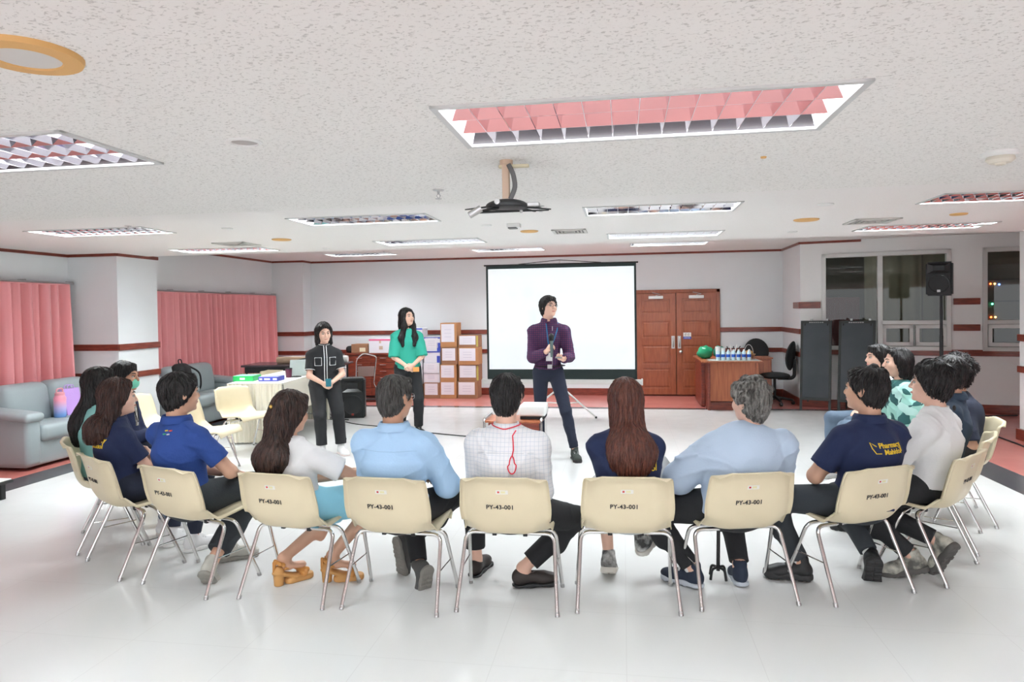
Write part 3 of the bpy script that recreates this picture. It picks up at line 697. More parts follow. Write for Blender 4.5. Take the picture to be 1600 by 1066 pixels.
# PA speakers
M_spk = mat('speaker_black', (.014, .016, .018), rough=.55, bump=.1, bscale=200)
def speaker(x, y, z, rz, W, D, H, label, name='loudspeaker'):
    t = empty(name, (x, y, z), rz, label, 'loudspeaker')   # front faces -y
    bm = BM(); prof = [(-W/2, -D/2), (W/2, -D/2), (W/2*.98, 0), (W/2*.62, D/2), (-W/2*.62, D/2), (-W/2*.98, 0)]
    lo = [bm.verts.new((a, b, 0)) for a, b in prof]; hi = [bm.verts.new((a, b, H)) for a, b in prof]
    for k in range(6): bm.faces.new((lo[k], lo[(k+1) % 6], hi[(k+1) % 6], hi[k]))
    bm.faces.new(lo[::-1]); bm.faces.new(hi)
    bmesh.ops.bevel(bm, geom=list(bm.edges), offset=.02, segments=3, affect='EDGES'); obj('enclosure', bm, M_spk, t, smooth=True)
    y0 = -D/2
    bm = BM(); A = [bm.verts.new(p) for p in ((-W*.42, y0-.002, H*.66), (W*.42, y0-.002, H*.66), (W*.42, y0-.002, H*.95), (-W*.42, y0-.002, H*.95))]
    B = [bm.verts.new(p) for p in ((-W*.15, y0+.03, H*.77), (W*.15, y0+.03, H*.77), (W*.15, y0+.03, H*.87), (-W*.15, y0+.03, H*.87))]
    for k in range(4): bm.faces.new((A[k], A[(k+1) % 4], B[(k+1) % 4], B[k]))
    bm.faces.new(B)
    for v in A+B: v.co.y -= .022
    obj('horn', bm, M_blackg, t)
    R = W*.42; bm = BM(); lathe(bm, [(R*.3, .003), (R*.85, .004), (R*.93, .014), (R, .012), (R*1.02, 0)], 32)
    cz = H*.33 if H > .5 else H*.36
    obj('woofer_grille', bm, mat('grille', (.022, .024, .026), rough=.7), t, smooth=True, loc=(0, y0, cz), rot=(PI/2, 0, 0))
    obj('badge', box(BM(), -.018, .018, y0-.02, y0-.012, .045, .075, .002), mat('badge_red', (.35, .04, .03)) if H > .5 else mat('badge_silver', (.6, .6, .6), metal=.5), t)
    obj('handle', box(BM(), -W*.2, W*.2, -.03, .03, H, H+.004, .002), M_blackg, t)
    return t
speaker(-4.07, 9.95, 0, math.radians(12), .36, .34, .60, 'black loudspeaker standing on the floor beside the woman in black')
# speaker on stand (right)
SX, SY = 3.99, 9.45
ts = empty('speaker_stand', (SX, SY, 0), 0, 'black tripod stand carrying the raised loudspeaker near the right windows', 'speaker stand')
obj('pole', tube(BM(), [(0, 0, .35), (0, 0, 1.72)], .017, 12), M_black, ts, smooth=True); obj('outer_tube', tube(BM(), [(0, 0, .3), (0, 0, 1.2)], .022, 12), M_black, ts, smooth=True)
obj('collar', lathe(BM(), [(.03, 0), (.035, .01), (.035, .06), (.03, .07)], 16), M_black, ts, smooth=True, loc=(0, 0, .78)); obj('knob', tube(BM(), [(-.02, 0, .8), (-.08, 0, .8)], .016, 10), M_black, ts, smooth=True)
for k in range(3):
    a = k*2*PI/3+.4; obj('leg', tube(BM(), [(.02*math.cos(a), .02*math.sin(a), .75), (.48*math.cos(a), .48*math.sin(a), .012)], .012, 8), M_black, ts, smooth=True)
    obj('brace', tube(BM(), [(.02*math.cos(a), .02*math.sin(a), .35), (.26*math.cos(a), .26*math.sin(a), .37)], .007, 6), M_black, ts, smooth=True)
speaker(SX-.01, SY, 1.705, math.radians(-30), .29, .26, .425, 'black loudspeaker raised on a tripod stand by the right windows')

# projection screen -------------------------------------------------
ps = empty('projection_screen', (-.93, 10.25, 0), 0, 'white tripod projection screen with black borders in front of the back wall', 'projection screen')
def scr_mat():
    m = mat('lit_screen', (.85, .88, .9), rough=.8); nt = m.node_tree; b = nt.nodes['Principled BSDF']  # projector light on the fabric is put in as emission, graded by height
    tc = nt.nodes.new('ShaderNodeTexCoord'); sp = nt.nodes.new('ShaderNodeSeparateXYZ'); nt.links.new(tc.outputs['Object'], sp.inputs[0])
    rp = nt.nodes.new('ShaderNodeValToRGB'); nt.links.new(sp.outputs[2], rp.inputs[0]); rp.color_ramp.interpolation = 'LINEAR'
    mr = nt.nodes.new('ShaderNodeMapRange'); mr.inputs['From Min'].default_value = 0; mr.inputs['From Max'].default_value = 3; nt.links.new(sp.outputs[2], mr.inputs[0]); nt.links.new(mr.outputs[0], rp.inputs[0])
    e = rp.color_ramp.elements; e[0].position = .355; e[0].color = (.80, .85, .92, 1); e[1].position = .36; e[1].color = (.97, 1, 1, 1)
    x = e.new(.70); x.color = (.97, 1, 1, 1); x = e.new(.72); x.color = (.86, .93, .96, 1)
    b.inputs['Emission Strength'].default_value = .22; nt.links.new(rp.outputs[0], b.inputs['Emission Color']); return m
SXL, SXR, SZB, SZT = -1.09, 1.10, .70, 2.225
bm = BM(); quad(bm, [(SXL, 0, SZB), (SXR, 0, SZB), (SXR, 0, SZT), (SXL, 0, SZT)]); 
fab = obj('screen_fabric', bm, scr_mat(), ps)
M_bord = mat('screen_border', (.03, .045, .045), rough=.8)
bm = BM(); box(bm, SXL-.03, SXL, -.003, .003, SZB-.15, SZT+.05); box(bm, SXR, SXR+.03, -.003, .003, SZB-.15, SZT+.05); box(bm, SXL, SXR, -.003, .003, SZT, SZT+.05); box(bm, SXL, SXR, -.003, .003, SZB-.15, SZB)
obj('border', bm, M_bord, ps)
# faint projected slide content on the fabric, its light put in as emission
M_sm = mat('slide_marks', (.82, .95, .93), rough=.8, emit=.20, ecol=(.86, 1, .98))
def blob(cx, cz, r):
    bm = BM(); vs = [bm.verts.new((cx+r*math.cos(t), -.004, cz+r*math.sin(t))) for t in np.linspace(0, 2*PI, 20)[:-1]]; bm.faces.new(vs); obj('slide_shape', bm, M_sm, fab)
def bar(x, a, b): obj('slide_shape', box(BM(), x, x+a, -.004, -.003, *b), M_sm, fab)
blob(-.48, 1.86, .085); blob(-.72, 1.84, .05); blob(-.9, 1.3, .04)
for x in np.arange(-.28, .85, .09): bar(x, .06, (1.83+.02*((x*37) % 1), 1.89))
for x in np.arange(-.1, .25, .07): bar(x, .05, (2.03, 2.06))
blob(.95, .98, .06); bar(-.46, .10, (1.35, 1.6))
obj('top_bar', tube(BM(), [(SXL-.06, 0, SZT+.055), (SXR+.06, 0, SZT+.055)], .012, 8), M_black, ps, smooth=True)
for x in (SXL-.07, SXR+.07): obj('end_cap', ball(BM(), (x, 0, SZT+.055), .016, 10), M_white, ps, smooth=True)
obj('hanger', tube(BM(), [(-.62, 0, SZT+.065), (0, 0, SZT+.115), (.62, 0, SZT+.065)], .006, 6), M_black, ps, smooth=True)
obj('case', box(BM(), SXL-.09, SXR+.09, -.035, .035, SZB-.225, SZB-.15, .012), M_white, ps, smooth=True)
for x in (SXL-.10, SXR+.10): obj('case_cap', box(BM(), x-.012, x+.012, -.04, .04, SZB-.235, SZB-.14, .006), M_white, ps)
obj('mast', tube(BM(), [(0, .05, .3), (0, .05, 2.34)], .013, 8), M_white, ps, smooth=True)
for a in (-.55, 3.6, 1.5):
    lg = obj('leg', tube(BM(), [(.02*math.cos(a), .05, .42), (.62*math.cos(a), .05+.62*math.sin(a)*.8, .015)], .014, 8), M_white, ps, smooth=True)
    obj('foot_tip', ball(BM(), (.62*math.cos(a), .05+.62*math.sin(a)*.8, .014), .018, 8), M_black, lg)
    obj('brace', tube(BM(), [(.0, .05, .18), (.33*math.cos(a), .05+.33*math.sin(a)*.8, .215)], .008, 6), M_white, ps, smooth=True)
# projector trolley
pt = empty('projector_trolley', (-1.05, 6.75, 0), 0, 'low brown trolley with chrome frame behind the white checked shirt', 'trolley')
obj('shelf', box(BM(), -.30, .26, -.2, .2, .50, .52, .004), M_desk, pt); obj('apron', box(BM(), -.26, .24, -.2, -.18, .36, .50, .004), M_redw, pt); obj('lower_shelf', box(BM(), -.26, .24, -.2, .2, .16, .18, .004), M_redw, pt)
for x in (-.30, .26): obj('leg_frame', tube(BM(), bend([(x, -.2, 0.02), (x, -.2, .54), (x, .2, .54), (x, .2, .02)], .04), .012, 8), M_chrome, pt, smooth=True)
pj = empty('projector', (-.92, 6.78, .521), 0, 'white data projector on the low brown trolley beside the standing man', 'projector')
obj('casing', box(BM(), -.10, .16, -.14, .14, .03, .14, .02, seg=3), M_white, pj, smooth=True); obj('lens', tube(BM(), [(.06, .14, .085), (.06, .17, .085)], .03, 16), M_black, pj, smooth=True); obj('rubber_base', box(BM(), -.09, .15, -.13, .13, 0, .03, .005), M_black, pj)

# desk and office chairs --------------------------------------------
p0, p1 = atz(1112, 641, 0), atz(1163, 637, 0)
DKx0, DKy = 1.33, 10.95; ang = .25
dk = empty('office_desk', (DKx0, DKy, 0), 0, 'brown wooden desk with water bottles on it in front of the doors', 'desk')
obj('desktop', box(BM(), -.13, .78, -.04, 1.32, .74, .765, .004), M_desk, dk); obj('front_panel', box(BM(), .0, .68, .02, .04, .14, .74, .003), M_desk, dk); obj('side_panel', box(BM(), -.04, 0, .0, 1.3, 0, .74, .003), M_redw, dk); obj('side_panel', box(BM(), .68, .72, .0, 1.3, 0, .74, .003), M_desk, dk)
obj('modesty_panel', box(BM(), -.1, -.04, .35, 1.28, .02, .72, .003), M_redw, dk); obj('kick_board', box(BM(), .0, .68, .05, .07, 0, .12), M_redw, dk)
boxo('desk_mat', DKx0-.02, DKx0+.74, DKy-.0, DKy+.36, .766, .772, mat('desk_glass', (.72, .78, .76), rough=.15)); tag(bpy.data.objects['desk_mat'], 'pale sheet on the desk under the water bottles', 'desk mat')
d2 = empty('side_cabinet', (2.12, 11.75, 0), 0, 'orange-brown return cabinet behind the right end of the desk', 'cabinet')
obj('cabinet_body', box(BM(), -.02, .28, 0, .36, .02, .74, .004), M_desk, d2); obj('cabinet_top', box(BM(), -.04, .3, -.02, .38, .74, .762, .003), M_desk, d2)
for k in range(3): obj('drawer', box(BM(), .0, .26, -.012, 0, .05+k*.23, .26+k*.23, .004), M_desk, d2)
M_wb = mat('water_bottle_clear', (.62, .80, .86), rough=.1); M_lb = mat('bottle_label_blue', (.02, .12, .62), rough=.4)
WBL = ['leftmost', 'second from left', 'third from left', 'fourth from left', 'fifth from left', 'sixth from left', 'rightmost']
wb = empty('plastic_water_bottle', (0, 0, 0)); obj('bottle_body', lathe(BM(), [(.026, 0), (.029, .01), (.029, .11), (.02, .135), (.012, .145)], 14), M_wb, wb, smooth=True); obj('bottle_label', lathe(BM(), [(.0295, .045), (.0298, .05), (.0298, .085), (.0295, .09)], 14), M_lb, wb, smooth=True); obj('bottle_cap', lathe(BM(), [(.013, .145), (.013, .16), (.005, .161)], 10), M_white, wb, smooth=True)
for k in range(7):
    c = wb if k == 0 else copy_tree(wb); c.location = (DKx0+.13+k*.078, DKy+.13, .773); tag(c, 'small water bottle in the front row on the desk, '+WBL[k], 'bottle', 'water bottles on the desk')
for k in range(7):
    c = copy_tree(wb); c.location = (DKx0+.15+k*.078, DKy+.22, .773); tag(c, 'small water bottle in the second row on the desk, '+WBL[k], 'bottle', 'water bottles on the desk')
bg = empty('green_bag', (DKx0-.02, DKy+.55, .766), .3, 'crumpled green shopping bag on the left of the desk', 'bag')
bm = BM(); ball(bm, (0, 0, .1), (.13, .1, .11), 16)
for v in bm.verts: v.co += Vector((math.sin(v.co.z*60)*.01+.25*max(0, v.co.z-.1), math.sin(v.co.x*50)*.012, 0)); v.co.z = max(0, v.co.z+.01*math.sin(v.co.x*70))
obj('bag_body', bm, mat('green_plastic', (.01, .27, .12), rough=.3), bg, smooth='all')
bm = BM(); ball(bm, (.27, .05, .1), (.1, .08, .1), 16)
for v in bm.verts: v.co.z = max(0, v.co.z+.012*math.sin(v.co.x*60))
obj('bag_fold', bm, mat('green_plastic2', (.01, .2, .13), rough=.4), bg, smooth='all')
cp = empty('cup_stack', (DKx0+.17, DKy+.42, .766), 0, 'stack of white paper cups behind the water bottles', 'cup stack')
obj('paper_cup', lathe(BM(), [(.03, 0), (.042, .2), (.038, .2)], 16), M_white, cp, smooth=True, loc=(0, 0, 0)); obj('paper_cup', lathe(BM(), [(.03, 0), (.042, .18), (.038, .18)], 16), M_white, cp, smooth=True, loc=(.08, .02, 0))
bk = empty('bread_basket', (2.10, 11.5, .766), 0, 'small basket with amber contents on the right of the desk', 'basket')
bk.location = (DKx0+.80-.12, DKy+.62, .766)
obj('basket_bowl', lathe(BM(), [(.05, 0), (.09, .04), (.11, .07), (.10, .07)], 20), mat('basket_tan', (.42, .25, .12), rough=.7), bk, smooth=True); obj('contents', ball(BM(), (0, 0, .08), (.07, .07, .05), 14), mat('amber_food', (.6, .32, .06), rough=.5), bk, smooth=True); obj('handle', tube(BM(), [(.0+.07*math.cos(t), 0, .07+.15*math.sin(t)) for t in np.linspace(0, PI, 12)], .005, 6), M_steel, bk, smooth=True)
sc_ = empty('dish_stack', (DKx0+.42, DKy+.5, .766), .2, 'black and white utensils piled behind the water bottles', 'utensils')
obj('utensil_tray', box(BM(), -.09, .09, -.06, .06, 0, .09, .01), M_white, sc_)
for k in range(5): obj('utensil', tube(BM(), [(-.05+k*.022, 0, .09), (-.10+k*.055, .01, .20+.02*(k % 2))], .009, 6), [M_black, M_white][k % 2], sc_)
def office_chair(x, y, rz, label):
    t = empty('office_chair', (x, y, 0), rz, label, 'chair', 'black office chairs behind the desk')   # sitter faces +y
    M = mat('black_fabric', (.02, .022, .024), rough=.8)
    bm = BM(); ball(bm, (0, 0, .47), (.25, .24, .055), 20); obj('seat', bm, M, t, smooth='all')
    bm = BM(); ball(bm, (0, 0, 0), (.21, .045, .24), 20)
    for v in bm.verts: v.co.y += -v.co.x**2*-1.0*.8; 
    bmesh.ops.rotate(bm, verts=bm.verts, cent=(0, 0, 0), matrix=Matrix.Rotation(.12, 3, 'X')); obj('backrest', bm, M, t, smooth='all', loc=(0, -.27, .80))
    obj('back_bracket', tube(BM(), bend([(0, -.05, .43), (0, -.31, .44), (0, -.31, .75)], .08), .016, 8, flat=1.8), M_black, t, smooth=True)
    obj('gas_lift', tube(BM(), [(0, 0, .12), (0, 0, .43)], .022, 12), M_black, t, smooth=True)
    for k in range(5):
        a = k*2*PI/5; l = obj('base_spoke', tube(BM(), [(0, 0, .12), (.28*math.cos(a), .28*math.sin(a), .075)], [.026, .016], 8), M_black, t, smooth=True)
        obj('caster', ball(BM(), (.28*math.cos(a), .28*math.sin(a), .032), .031, 10), M_black, l, smooth=True)
    return t
office_chair(2.44, 11.72, math.radians(62), 'black office chair in the right back corner by the desk')
office_chair(2.30, 12.38, math.radians(175), 'black office chair partly hidden between the desk and the back wall')

# easel blackboards -------------------------------------------------
M_chalk = mat('chalkboard', (.045, .055, .065), rough=.55, col2=(.06, .07, .08), vscale=2.5)
M_chf = mat('board_frame', (.035, .04, .04), rough=.6)
def easel(px0, py0, px1, py1, top, label):
    a, b = atz(px0, py0, 0), atz(px1, py1, 0); W = (b-a).length; ang = math.atan2(b.y-a.y, b.x-a.x)
    H = top
    t = empty('easel_blackboard', (a.x, a.y, 0), ang, label, 'blackboard', 'easel blackboards by the right window')
    tl = .09
    def face(bm): 
        for v in bm.verts: v.co.y += tl*v.co.z/H*2; v.co.x += (W/2-v.co.x)*.0
        return bm
    bm = BM(); box(bm, .02, W-.02, .005, .02, .17, H-.0); obj('board', face(bm), M_chalk, t)
    bm = BM(); box(bm, 0, .035, 0, .03, 0, H, .003); box(bm, W-.035, W, 0, .03, 0, H, .003); box(bm, 0, W, 0, .03, H-.03, H+.01, .003); box(bm, 0, W, -.01, .03, .16, .20, .003); obj('frame', face(bm), M_chf, t)
    for x in (.06, W-.06): obj('rear_leg', tube(BM(), [(x, 2*tl, H-.03), (x, .42, .01)], .012, 6), M_black, t)
    for x in (W*.35, W*.85): obj('clip', box(BM(), x-.015, x+.015, 2*tl-.02, 2*tl+.02, H+.01, H+.04, .004), M_steel, t)
    bm = BM()
    for k in range(7): box(bm, W*.28+k*.03, W*.28+k*.03+.022, 2*tl-.012-.02, 2*tl-.02, H-.025, H-.008)
    obj('maker_plate', bm, mat('plate_marks', (.35, .36, .36)), t)
    return t
zt1 = 1.34
easel(1249, 641, 1298, 644, 1.36, 'left of the two black easel boards standing by the right wall')
easel(1308, 645, 1366, 649, 1.36, 'right of the two black easel boards, in front of the window')

# drawer cabinet and luggage trolley ---------------------------------
cb = empty('drawer_cabinet', (-5.12, 12.15, 0), 0, 'reddish wooden drawer cabinet against the back wall behind the women', 'cabinet')
CW, CD, CHt = 1.45, .5, .80
obj('carcass', box(BM(), 0, CW, .012, CD, .04, CHt, .004), M_cab, cb); obj('cabinet_top', box(BM(), -.02, CW+.02, -.02, CD, CHt, CHt+.03, .004), M_redw, cb); obj('plinth', box(BM(), .02, CW-.02, .03, CD, 0, .04), M_black, cb)
for c_ in range(3):
    for r_ in range(6):
        x0, z0 = .02+c_*(CW-.04)/3, .06+r_*.122; d = obj('drawer', box(BM(), x0+.005, x0+(CW-.04)/3-.005, -.006, .012, z0, z0+.112, .003), M_cab, cb)
        obj('drawer_pull', tube(BM(), [(x0+.17, -.014, z0+.07), (x0+.29, -.014, z0+.07)], .006, 6), M_chrome, d)
lt_ = empty('luggage_trolley', (-4.55, 11.75, 0), .2, 'chrome-framed folding trolley in front of the drawer cabinet', 'trolley')
obj('frame_hoop', tube(BM(), bend([(-.22, 0, .05), (-.20, .02, .75), (-.08, .02, .86), (.16, .02, .80), (.10, .02, .3), (.16, 0, .22)], .06), .012, 8), M_chrome, lt_, smooth=True)
obj('back_plate', box(BM(), -.18, .12, .01, .03, .44, .62, .004), mat('grey_plate', (.28, .2, .18), rough=.3), lt_); obj('toe_plate', box(BM(), -.22, .22, -.2, .02, .03, .045, .003), M_black, lt_)
for x in (-.22, .18): obj('wheel', tube(BM(), [(x-.015, .03, .05), (x+.015, .03, .05)], .05, 16), M_rubber, lt_, smooth=True)

# boxes --------------------------------------------------------------
M_boxw = mat('white_box', (.76, .76, .82), rough=.7); M_bblue = mat('box_blue_print', (.05, .09, .52), rough=.6)
BOXN = 0
def carton(px0, px1, py0, py1, Y, label, style, cat='box', depth=.32, grp='cartons stacked against the back wall', z0=None):
    a = aty(px0, py1, Y); b = aty(px1, py0, Y)
    x0, x1, za, zb = a.x, b.x, a.z if z0 is None else z0, b.z
    za = max(za, 0.0)
    t = empty('cardboard_box', ((x0+x1)/2, Y, za), 0, label, cat, grp); w, h = (x1-x0)/2, zb-za-.003
    base = {'card': M_card, 'dark': M_cardd, 'white': M_boxw}[style.split('-')[0]]
    obj('carton', box(BM(), -w, w, 0, depth, 0, h, .004), base, t)
    if 'paper' in style: 
        s = obj('paper_label', box(BM(), -w*.86, w*.8, -.003, 0, h*.28, h*.94), M_paper, t); bm = BM()
        for k in range(3): box(bm, -w*.5, w*.45, -.0042, -.003, h*(.45+.15*k), h*(.45+.15*k)+.006)
        obj('text_line', bm, mat('pencil', (.5, .48, .6)), s)
    if 'half' in style: obj('paper_label', box(BM(), -w*.7, w*.7, -.003, 0, h*.1, h*.55), M_paper, t)
    if 'blue' in style:
        bm = BM(); box(bm, -w, w, -.003, 0, h*.93, h); box(bm, w*.55, w, -.003, 0, 0, h*.7); obj('blue_print', bm, M_bblue, t)
    if 'tape' in style: obj('tape', box(BM(), w+.0, w+.002, .1, .2, 0, h), mat('tape_yellow', (.5, .45, .1)), t)
    return t
Yb = 12.15
def stack(px0, px1, ys, styles, labs, Y=Yb, depth=.34):
    z = 0.0
    rows = list(zip(ys[:-1], ys[1:]))[::-1]
    for (t_, b_), st, lb in zip(rows, styles, labs):
        top = aty((px0+px1)/2, t_, Y).z
        a = aty(px0, (t_+b_)/2, Y).x; b = aty(px1, (t_+b_)/2, Y).x
        t = empty('cardboard_box', ((a+b)/2+random.uniform(-.01, .01), Y+random.uniform(-.015, .015), z+.001), random.uniform(-.02, .02), lb, 'box', 'cartons stacked against the back wall')
        w, h = (b-a)/2, top-z-.003; base = {'c': M_card, 'd': M_cardd, 'w': M_boxw}[st[0]]
        obj('carton', box(BM(), -w, w, 0, depth, 0, h, .004), base, t)
        if 'p' in st:
            s = obj('paper_label', box(BM(), -w*.88, w*.72, -.003, 0, h*.22, h*.95), M_paper, t); bm = BM()
            for k in range(3): box(bm, -w*.5, w*.35, -.0042, -.003, h*(.42+.15*k), h*(.42+.15*k)+.005)
            obj('text_line', bm, mat('pencil', (.5, .48, .6)), s)
        if 'b' in st:
            bm = BM(); box(bm, -w, w, -.003, 0, h*.9, h); box(bm, w*.6, w, -.003, 0, 0, h*.6); obj('blue_print', bm, M_bblue, t)
        if 't' in st: obj('tape', box(BM(), w*.8, w*.97, -.003, 0, h*.05, h*.95), mat('tape_yellow', (.5, .42, .1)), t)
        z = top
stack(688.5, 714, [504.5, 543, 569.5, 596, 620], ['cp', 'cp', 'dp', 'cp'], ['carton with white sheet at the bottom of the middle stack', 'carton with white sheet second from the bottom of the middle stack', 'carton with white sheet third from the bottom of the middle stack', 'tall orange-brown carton topping the middle stack'])
stack(715.5, 747, [524, 543, 570, 596, 620], ['dp', 'dpt', 'cp', 'dpt'], ['carton with white sheet at the bottom of the right stack beside the screen', 'carton with white sheet second from the bottom of the right stack', 'orange-brown carton with white sheet third from the bottom of the right stack', 'carton with white sheet and yellow tape topping the right stack'])
stack(662, 687, [527, 549, 567, 583.5, 598, 620.5], ['dp', 'wp', 'wp', 'wb', 'wbp'], ['carton with white sheet at the bottom of the stack beside the green blouse', 'white-faced carton second from the bottom beside the green blouse', 'white-faced carton in the middle of the stack beside the green blouse', 'white box with blue print fourth from the bottom beside the green blouse', 'white box with blue edges topping the stack beside the green blouse'])
stack(630, 660, [513, 535, 557, 578, 600, 620.5], ['dp', 'wp', 'wp', 'wp', 'wb'], ['carton at the bottom of the stack hidden behind the green blouse', 'white-faced carton low behind the green blouse', 'white-faced carton halfway up behind the green blouse', 'white-faced carton near the top behind the green blouse', 'white box with blue edge showing behind the long-haired woman in green'])
zc = .833
def oncab(px0, px1, py0, depth, label, cols, name='cardboard_box', Y=12.2, d=.3):
    a, b, t_ = aty(px0, 550, Y).x, aty(px1, 550, Y).x, aty((px0+px1)/2, py0, Y).z
    t = empty(name, ((a+b)/2, Y, zc), 0, label, 'box', 'boxes on the drawer cabinet'); w, h = (b-a)/2, t_-zc
    obj('carton', box(BM(), -w, w, 0, d, 0, h, .004), cols[0], t); return t, w, h
t, w_, h_ = oncab(549, 575, 538, .3, 'brown cardboard box with a square label on the drawer cabinet', [M_cardd]); obj('paper_label', box(BM(), 0, w_*.7, -.003, 0, h_*.15, h_*.6), mat('label_cream', (.75, .68, .5)), t)
t, w_, h_ = oncab(576.5, 612, 530, .3, 'white carton with a pink top stripe on the drawer cabinet', [M_boxw]); obj('pink_stripe', box(BM(), -w_, w_, -.003, 0, h_*.88, h_+.001), mat('pink_print', (.75, .15, .3)), t)
bm = BM(); box(bm, -.02, .02, -.0035, 0, h_*.7, h_*.88); box(bm, -.02, .05, -.0035, 0, h_*.25, h_*.5); obj('printed_marks', bm, mat('print_gold', (.6, .45, .35)), t)
bb_ = obj('black_bag', box(BM(), -.2, .17, 0, .28, 0, .13, .05, seg=3), M_bp, smooth=True, loc=(-4.97, 12.22, zc)); tag(bb_, 'black soft case lying on the left end of the drawer cabinet', 'bag')

# ceiling fittings ----------------------------------------------------
def disc(name, px, py, z, r, prof, mats, label, cat, grp=None, parts=None):
    p = atz(px, py, z); t = empty(name, (p.x, p.y, z), 0, label, cat, grp)
    for nm, pr, m in parts: obj(nm, lathe(BM(), [(a*r, -b) for a, b in pr], 32), m, t, smooth=True)
    return t
M_grille_w = mat('ceiling_grille', (.66, .65, .62), rough=.8)
disc('ceiling_speaker', 42, 84, Z1, .112, None, None, 'round ceiling fitting with an amber ring in the top left corner', 'ceiling speaker', None, [('ring', [(1, 0), (1, .004), (.97, .012), (.62, .014), (.6, .008)], M_orange), ('grille', [(.6, .0), (.6, .010), (.01, .011)], M_grille_w)])
disc('downlight', 382, 221, Z1, .058, None, None, 'small round downlight with white ring above the left group', 'downlight', None, [('ring', [(1, 0), (1, .004), (.8, .008), (.74, .002)], M_white), ('lens', [(.74, .0), (.74, .003), (.01, .004)], mat('dull_lens', (.40, .37, .36), rough=.4))])
for px, py, z, r, lb in ((440, 374, Z2, .10, 'amber round ceiling cover left of the second row of lights'), (1260, 343, Z2, .11, 'amber round ceiling cover right of the front lights'), (827, 361, Z2, .09, 'faint amber round ceiling cover near the air vent in the middle'), (1498, 334, Z2, .07, 'small amber round cover near the right-hand lights')):
    disc('ceiling_cover', px, py, z, r, None, None, lb, 'ceiling cover', 'amber round ceiling covers', [('cover', [(1, 0), (1, .006), (.9, .012), (.01, .014)], M_orange)])
for px, py, z, r, lb in ((355, 357, Z2, .05, 'small white ceiling disc above the left curtain'), (1290, 319, Z2, .06, 'small white ceiling disc right of the front light'), (794, 325, Z2, .06, 'small white ceiling disc under the projector bracket'), (1532, 351, Z2, .07, 'small white ceiling disc near the right-hand lights'), (1238, 362, Z2, .05, 'small white ceiling disc above the angled wall'), (510, 388, Z2, .05, 'small white ceiling disc above the left back corner'), (760, 352, Z2, .05, 'tiny white ceiling disc beyond the projector bracket')):
    disc('ceiling_disc', px, py, z, r, None, None, lb, 'ceiling disc', 'small white ceiling discs', [('cover', [(1, 0), (1, .005), (.7, .012), (.01, .014)], M_white)])
disc('smoke_detector', 1563, 238, Z1, .062, None, None, 'round cream smoke detector at the right edge of the ceiling', 'smoke detector', None, [('base', [(1, 0), (1, .012), (.9, .018)], M_white), ('chamber', [(.75, .015), (.8, .03), (.6, .042), (.3, .043), (.28, .05), (.05, .051)], mat('cream_plastic', (.74, .70, .6), rough=.5))])
def sprinkler(px, py, z, lb, s=1):
    p = atz(px, py, z); t = empty('fire_sprinkler', (p.x, p.y, z), 0, lb, 'fire sprinkler', 'fire sprinklers')
    obj('rose', lathe(BM(), [(.028*s, 0), (.028*s, -.003), (.012*s, -.006)], 16), M_steel, t, smooth=True); obj('stem', tube(BM(), [(0, 0, 0), (0, 0, -.018*s)], .006*s, 8), M_steel, t)
    obj('yoke', tube(BM(), [(.001, 0, -.018*s), (.010*s, 0, -.028*s), (.001, 0, -.042*s), (-.010*s, 0, -.028*s), (0, 0, -.018*s)], .002*s, 6), M_steel, t); obj('deflector', lathe(BM(), [(.016*s, -.042*s), (.016*s, -.044*s)], 12), M_steel, t)
sprinkler(685, 297, Z1, 'fire sprinkler left of the projector bracket'); sprinkler(845, 322, Z2, 'fire sprinkler just right of the projector bracket'); sprinkler(200, 353, Z2, 'fire sprinkler by the left louvred light'); sprinkler(600, 393, Z3, 'fire sprinkler above the back left corner', .8)
tag(obj('ceiling_stud', lathe(BM(), [(.012, 0), (.010, -.006), (.002, -.007)], 10), M_orange, loc=atz(1193, 245, Z1)), 'tiny brown stud in the ceiling right of the large light', 'stud')
def vent(px, py, z, w, d, lb):
    p = atz(px, py, z); t = empty('air_vent', (p.x, p.y, z), 0, lb, 'air vent', 'square ceiling air vents')
    bm = BM(); 
    for q in ((-w, w, -d, -d+.03), (-w, w, d-.03, d), (-w, -w+.03, -d, d), (w-.03, w, -d, d)): box(bm, *q, -.012, 0, .003)
    obj('frame', bm, M_grille_w, t); obj('backing', box(BM(), -w+.03, w-.03, -d+.03, d-.03, -.003, -.001), mat('vent_dark', (.16, .15, .15)), t)
    k = 4
    for i in range(k):
        f = 1-(i+.5)/k; ww, dd = (w-.03)*f, (d-.03)*f; bm = BM()
        for q in ((-ww, ww, -dd, -dd+.012), (-ww, ww, dd-.012, dd), (-ww, -ww+.012, -dd, dd), (ww-.012, ww, -dd, dd)): box(bm, *q, -.012-.001*i, -.005)
        obj('vane', bm, M_grille_w, t)
vent(370, 381, Z2, .19, .19, 'square ceiling air vent in front of the left pillar'); vent(890, 361, Z2, .17, .17, 'square ceiling air vent above the projection screen'); vent(1362, 345, Z2, .2, .19, 'square ceiling air vent right of the amber cover')
p = atz(803, 350, Z2); t = empty('wall_socket', (p.x, p.y, Z2), 0, 'small dark ceiling socket box beneath the projector bracket', 'ceiling socket'); obj('socket_box', box(BM(), -.06, .06, -.05, .05, -.035, 0, .005), M_white, t); obj('plug', box(BM(), -.05, .03, -.052, .04, -.045, -.034, .004), mat('dark_grey', (.1, .1, .1)), t)
